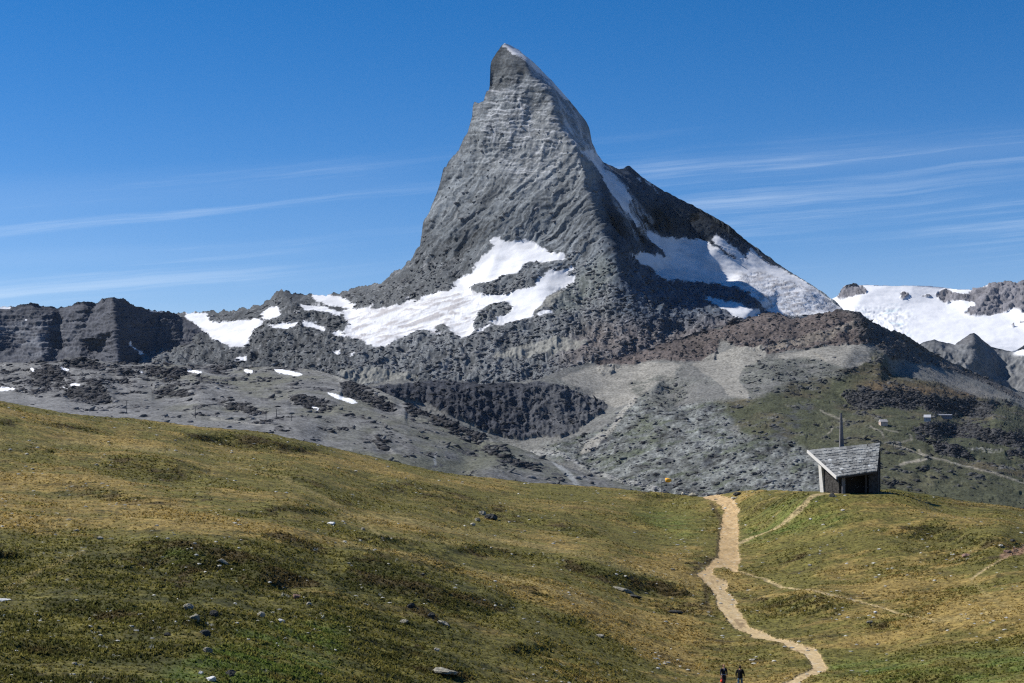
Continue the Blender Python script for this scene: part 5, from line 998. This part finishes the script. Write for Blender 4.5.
def pebbles(n=900):
    r = np.random.RandomState(11); v = []; f = []; H, W = G_P.shape[:2]
    me0 = boulder_mesh(5); bv = None
    bm = bmesh.new(); bmesh.ops.create_icosphere(bm, subdivisions=1, radius=1); bv = np.array([q.co[:] for q in bm.verts]); bf = [tuple(q.index for q in p.verts) for p in bm.faces]; bm.free(); bpy.data.meshes.remove(me0)
    V = []; Fc = []; k = 0
    while k < n:
        i = r.randint(5, H-5); j = r.randint(5, W-5); p = G_P[i, j]
        onT = G_T[i, j] > 0.3
        if G_row[i, j] < np.interp(G_px[i, j], *np.array(crestG).T)+1.2: continue
        if not onT and perlin(np.array([p[0]/9]), np.array([p[1]/9]), np.array([2.0]))[0] < r.uniform(-.1, .45): continue
        s = (r.uniform(.04, .11) if not onT else r.uniform(.04, .12))*(0.6+p[1]/160)
        q = bv*(1+0.25*r.normal(size=bv.shape))*np.array((s*1.4, s, s*0.55)); V.append(q+p+np.array((0, 0, s*.15))); Fc += [tuple(a+k*12 for a in t) for t in bf]; k += 1
    o = mesh_obj('pebbles', np.concatenate(V), Fc, simple_mat('pebble_stone', (0.40, 0.39, 0.34), 0.9, 0.35, 0.9)); o['kind'] = 'stuff'; o['label'] = 'small pale stones scattered over the meadow and trail'
pebbles()

# ------------------------------------------------------------------ hikers
def skin(name, chains, mat, parent, sub=2):
    """one continuous surface grown over a joint tree: chains of (key,(x,y,z),(rx,ry)) sharing keys"""
    idx = {}; V = []; Rr = []; E = []
    for ch in chains:
        prev = None
        for key, co, r in ch:
            if key not in idx: idx[key] = len(V); V.append(co); Rr.append(r if isinstance(r, tuple) else (r, r))
            if prev is not None: E.append((prev, idx[key]))
            prev = idx[key]
    me = bpy.data.meshes.new(name); me.from_pydata(V, E, []); o = bpy.data.objects.new(name, me); C.objects.link(o)
    m = o.modifiers.new('skin', 'SKIN'); m.use_smooth_shade = True
    if not me.skin_vertices: 
        bm = bmesh.new(); bm.from_mesh(me); bm.verts.layers.skin.verify(); bm.to_mesh(me); bm.free()
    for i, r in enumerate(Rr): me.skin_vertices[0].data[i].radius = r; me.skin_vertices[0].data[i].use_root = (i == 0)
    o.modifiers.new('sub', 'SUBSURF').levels = sub; o.modifiers['sub'].render_levels = sub
    dg = bpy.context.evaluated_depsgraph_get(); dg.update(); me2 = bpy.data.meshes.new_from_object(o.evaluated_get(dg)); me2.name = name
    bpy.data.objects.remove(o); o2 = bpy.data.objects.new(name, me2); C.objects.link(o2); me2.materials.clear(); me2.materials.append(mat); me2.polygons.foreach_set('use_smooth', [True]*len(me2.polygons))
    if parent: o2.parent = parent
    return o2
SKINM = simple_mat('skin', (0.42, 0.24, 0.16), 0.6)
def person(px, row, label, rz, top_c, leg_c, hair_c, skirtless=True, coat=False, bagside=None, scale=1.0, stride=0.22):
    g = ground_at(px, row, None, 1.2); root = empty('person', g, label, 'person', 'two hikers at the bottom of the meadow', rz); root.scale = (scale,)*3
    st = stride; armL = [(-.20, 0, 1.40), (-.27, -.06*1, 1.14), (-.27, -.20, .93), (-.26, -.25, .85)]; armR = [(.20, 0, 1.40), (.28, .08, 1.14), (.27, .04, .90), (.26, .03, .82)]
    body = skin('body', [[('pel', (0, 0, .95), (.14, .10)), ('w', (0, 0, 1.10), (.12, .085)), ('ch', (0, 0, 1.28), (.15, .10)), ('nk', (0, 0, 1.43), (.09, .07)), ('n2', (0, -.01, 1.50), (.048, .048)), ('h1', (0, -.015, 1.57), (.065, .075)), ('h2', (0, -.01, 1.655), (.078, .092)), ('h3', (0, 0, 1.72), (.05, .06))],
        [('nk', 0, 0), ('sL', armL[0], .055), ('eL', armL[1], .043), ('wL', armL[2], .030), ('pL', armL[3], (.04, .02))], [('nk', 0, 0), ('sR', armR[0], .055), ('eR', armR[1], .043), ('wR', armR[2], .030), ('pR', armR[3], (.04, .02))],
        [('pel', 0, 0), ('hL', (-.10, 0, .88), .088), ('kL', (-.11, -st*.5, .48), .058), ('aL', (-.11, -st*.8, .09), .040), ('tL', (-.11, -st*.8-.15, .04), .038)], [('pel', 0, 0), ('hR', (.10, 0, .88), .088), ('kR', (.11, st*.3, .48), .058), ('aR', (.11, st*1.1, .11), .040), ('tR', (.11, st*1.1-.13, .04), .038)]], SKINM, root)
    fing = []
    for s_, hp in ((-1, armL[3]), (1, armR[3])):                       # five short fingers on each hand, joined to the body
        for q, (ox, oy, ln) in enumerate(((0, -.030, .062), (0, -.010, .075), (0, .010, .070), (0, .028, .055), (-.02*s_, -.045, .040))):
            mb = MB(); x, y, z = hp; mb.tube([(x+ox, y+oy, z+.012), (x+ox-.006*s_, y+oy-.004, z-ln*.5), (x+ox-.016*s_, y+oy-.002, z-ln)], [.011, .010, .007], 6); fing.append(mb)
    bm = bmesh.new(); bm.from_mesh(body.data)
    for mb in fing:
        vs = [bm.verts.new(v) for v in mb.v]
        for f in mb.f: bm.faces.new([vs[i] for i in f])
    nose = MB().tube([(0, -.085, 1.665), (0, -.112, 1.638)], [.010, .015], 6); vs = [bm.verts.new(v) for v in nose.v]
    for f in nose.f: bm.faces.new([vs[i] for i in f])
    for sx in (-1, 1):
        ear = MB().tube([(sx*.078, .0, 1.66), (sx*.088, .006, 1.63)], [.018, .012], 6); vs = [bm.verts.new(v) for v in ear.v]
        for f in ear.f: bm.faces.new([vs[i] for i in f])
    bm.to_mesh(body.data); bm.free()
    eye = simple_mat('dark_eye', (0.02, 0.02, 0.02), 0.3)
    for sx in (-1, 1): MB().tube([(sx*.03, -.083, 1.66), (sx*.03, -.094, 1.66)], [.010, .008], 8).build('eye', eye, root)
    MB().tube([(-.022, -.086, 1.595), (0, -.092, 1.592), (.022, -.086, 1.595)], [.006, .008, .006], 6).build('mouth', simple_mat('lips', (0.30, 0.10, 0.09), 0.5), root)
    tm = simple_mat('top_cloth', top_c, 0.9); lm = simple_mat('leg_cloth', leg_c, 0.9); hm = simple_mat('hair', hair_c, 0.7)
    lowz = .78 if coat else .93; kk = 1.3 if coat else 1.0
    skin('jacket', [[('lo', (0, 0, lowz), (.175*kk, .135*kk)), ('pel', (0, 0, .98), (.165*kk, .125*kk)), ('w', (0, 0, 1.12), (.15*kk, .11*kk)), ('ch', (0, 0, 1.29), (.18*kk, .125*kk)), ('nk', (0, .005, 1.425), (.115, .09)), ('n2', (0, .01, 1.475), (.07, .07))],
        [('nk', 0, 0), ('sL', armL[0], .075), ('eL', armL[1], .060), ('wL', tuple(Vector(armL[1]).lerp(Vector(armL[2]), .9)), .043)], [('nk', 0, 0), ('sR', armR[0], .075), ('eR', armR[1], .060), ('wR', tuple(Vector(armR[1]).lerp(Vector(armR[2]), .9)), .043)]], tm, root)
    skin('trousers', [[('p0', (0, 0, 1.0), (.15, .11)), ('pel', (0, 0, .92), (.155, .115)), ('hL', (-.10, 0, .84), .10), ('kL', (-.11, -st*.5, .48), .073), ('aL', (-.11, -st*.8, .12), .056)], [('pel', 0, 0), ('hR', (.10, 0, .84), .10), ('kR', (.11, st*.3, .48), .073), ('aR', (.11, st*1.1, .14), .056)]], lm, root)
    skin('hair', [[('a', (0, .012, 1.715), (.105, .105)), ('b', (0, .04, 1.65), (.105, .085)), ('c', (0, .06, 1.53), (.085, .05))]], hm, root, 2)
    sh = simple_mat('dark_boots', (0.05, 0.04, 0.035), 0.7)
    for sx, yy in ((-1, -st*.8), (1, st*1.1)): skin('boot', [[('a', (sx*.11, yy+.04, .08), (.055, .06)), ('b', (sx*.11, yy-.08, .05), (.05, .045)), ('c', (sx*.11, yy-.17, .04), (.042, .035))]], sh, root, 1)
    return root, g
root1, g1 = person(724, 687.5, 'hiker with long dark hair, dark shirt and pale belt, holding a red bag', 0.25, (0.022, 0.022, 0.030), (0.022, 0.024, 0.042), (0.02, 0.014, 0.01), scale=1.0)
MB().tube([(-.0, 0, 1.00), (0, 0, 1.035)], [.178, .176], 16).build('belt', simple_mat('pale_belt', (0.42, 0.42, 0.46), 0.7), root1)
MB().hexa([(-.035, -.128, 1.33), (.035, -.128, 1.33), (.02, -.07, 1.33), (-.02, -.07, 1.33)], [(-.06, -.10, 1.47), (.06, -.10, 1.47), (.04, -.05, 1.47), (-.04, -.05, 1.47)]).build('neckline', simple_mat('pale_neckline', (0.5, 0.42, 0.38), 0.7), root1)
hand = Vector((-.26, -.25, .83)); hw = Matrix.Rotation(0.25, 4, 'Z') @ hand
bag = empty('shoulder_bag', g1+hw+Vector((0, 0, -.42)), 'bright red bag hanging from the hand of the left hiker', 'bag')
redm = simple_mat('red_cloth', (0.72, 0.07, 0.04), 0.7); skin('pouch', [[('a', (0, 0, .30), (.10, .07)), ('b', (-.02, 0, .18), (.16, .10)), ('c', (0, 0, .04), (.13, .09))]], redm, bag, 1)
MB().tube([(-.07, 0, .30), (-.05, 0, .40), (0, 0, .43), (.05, 0, .40), (.07, 0, .30)], .012, 6).build('strap', redm, bag)
person(739.8, 689.0, 'hiker in a loose black jacket and blue jeans, right of the pair', math.pi-0.35, (0.010, 0.010, 0.012), (0.09, 0.16, 0.24), (0.03, 0.025, 0.02), coat=True, scale=1.0, stride=.26)

# ------------------------------------------------------------------ thin mountain air
hz = MB(); hz.prism([(-14200, -600), (14200, -600), (14200, 16300), (-14200, 16300)], -432, 2150)
hm_, t_, b_ = newmat('air'); t_.nodes.remove(b_); pv_ = N(t_, 'ShaderNodeVolumePrincipled'); pv_.inputs['Color'].default_value = (0.62, 0.80, 1.0, 1); pv_.inputs['Density'].default_value = 2.2e-6; pv_.inputs['Anisotropy'].default_value = 0.0
t_.links.new(pv_.outputs[0], t_.nodes['Material Output'].inputs['Volume'])
ho = hz.build('haze', hm_); ho['kind'] = 'stuff'
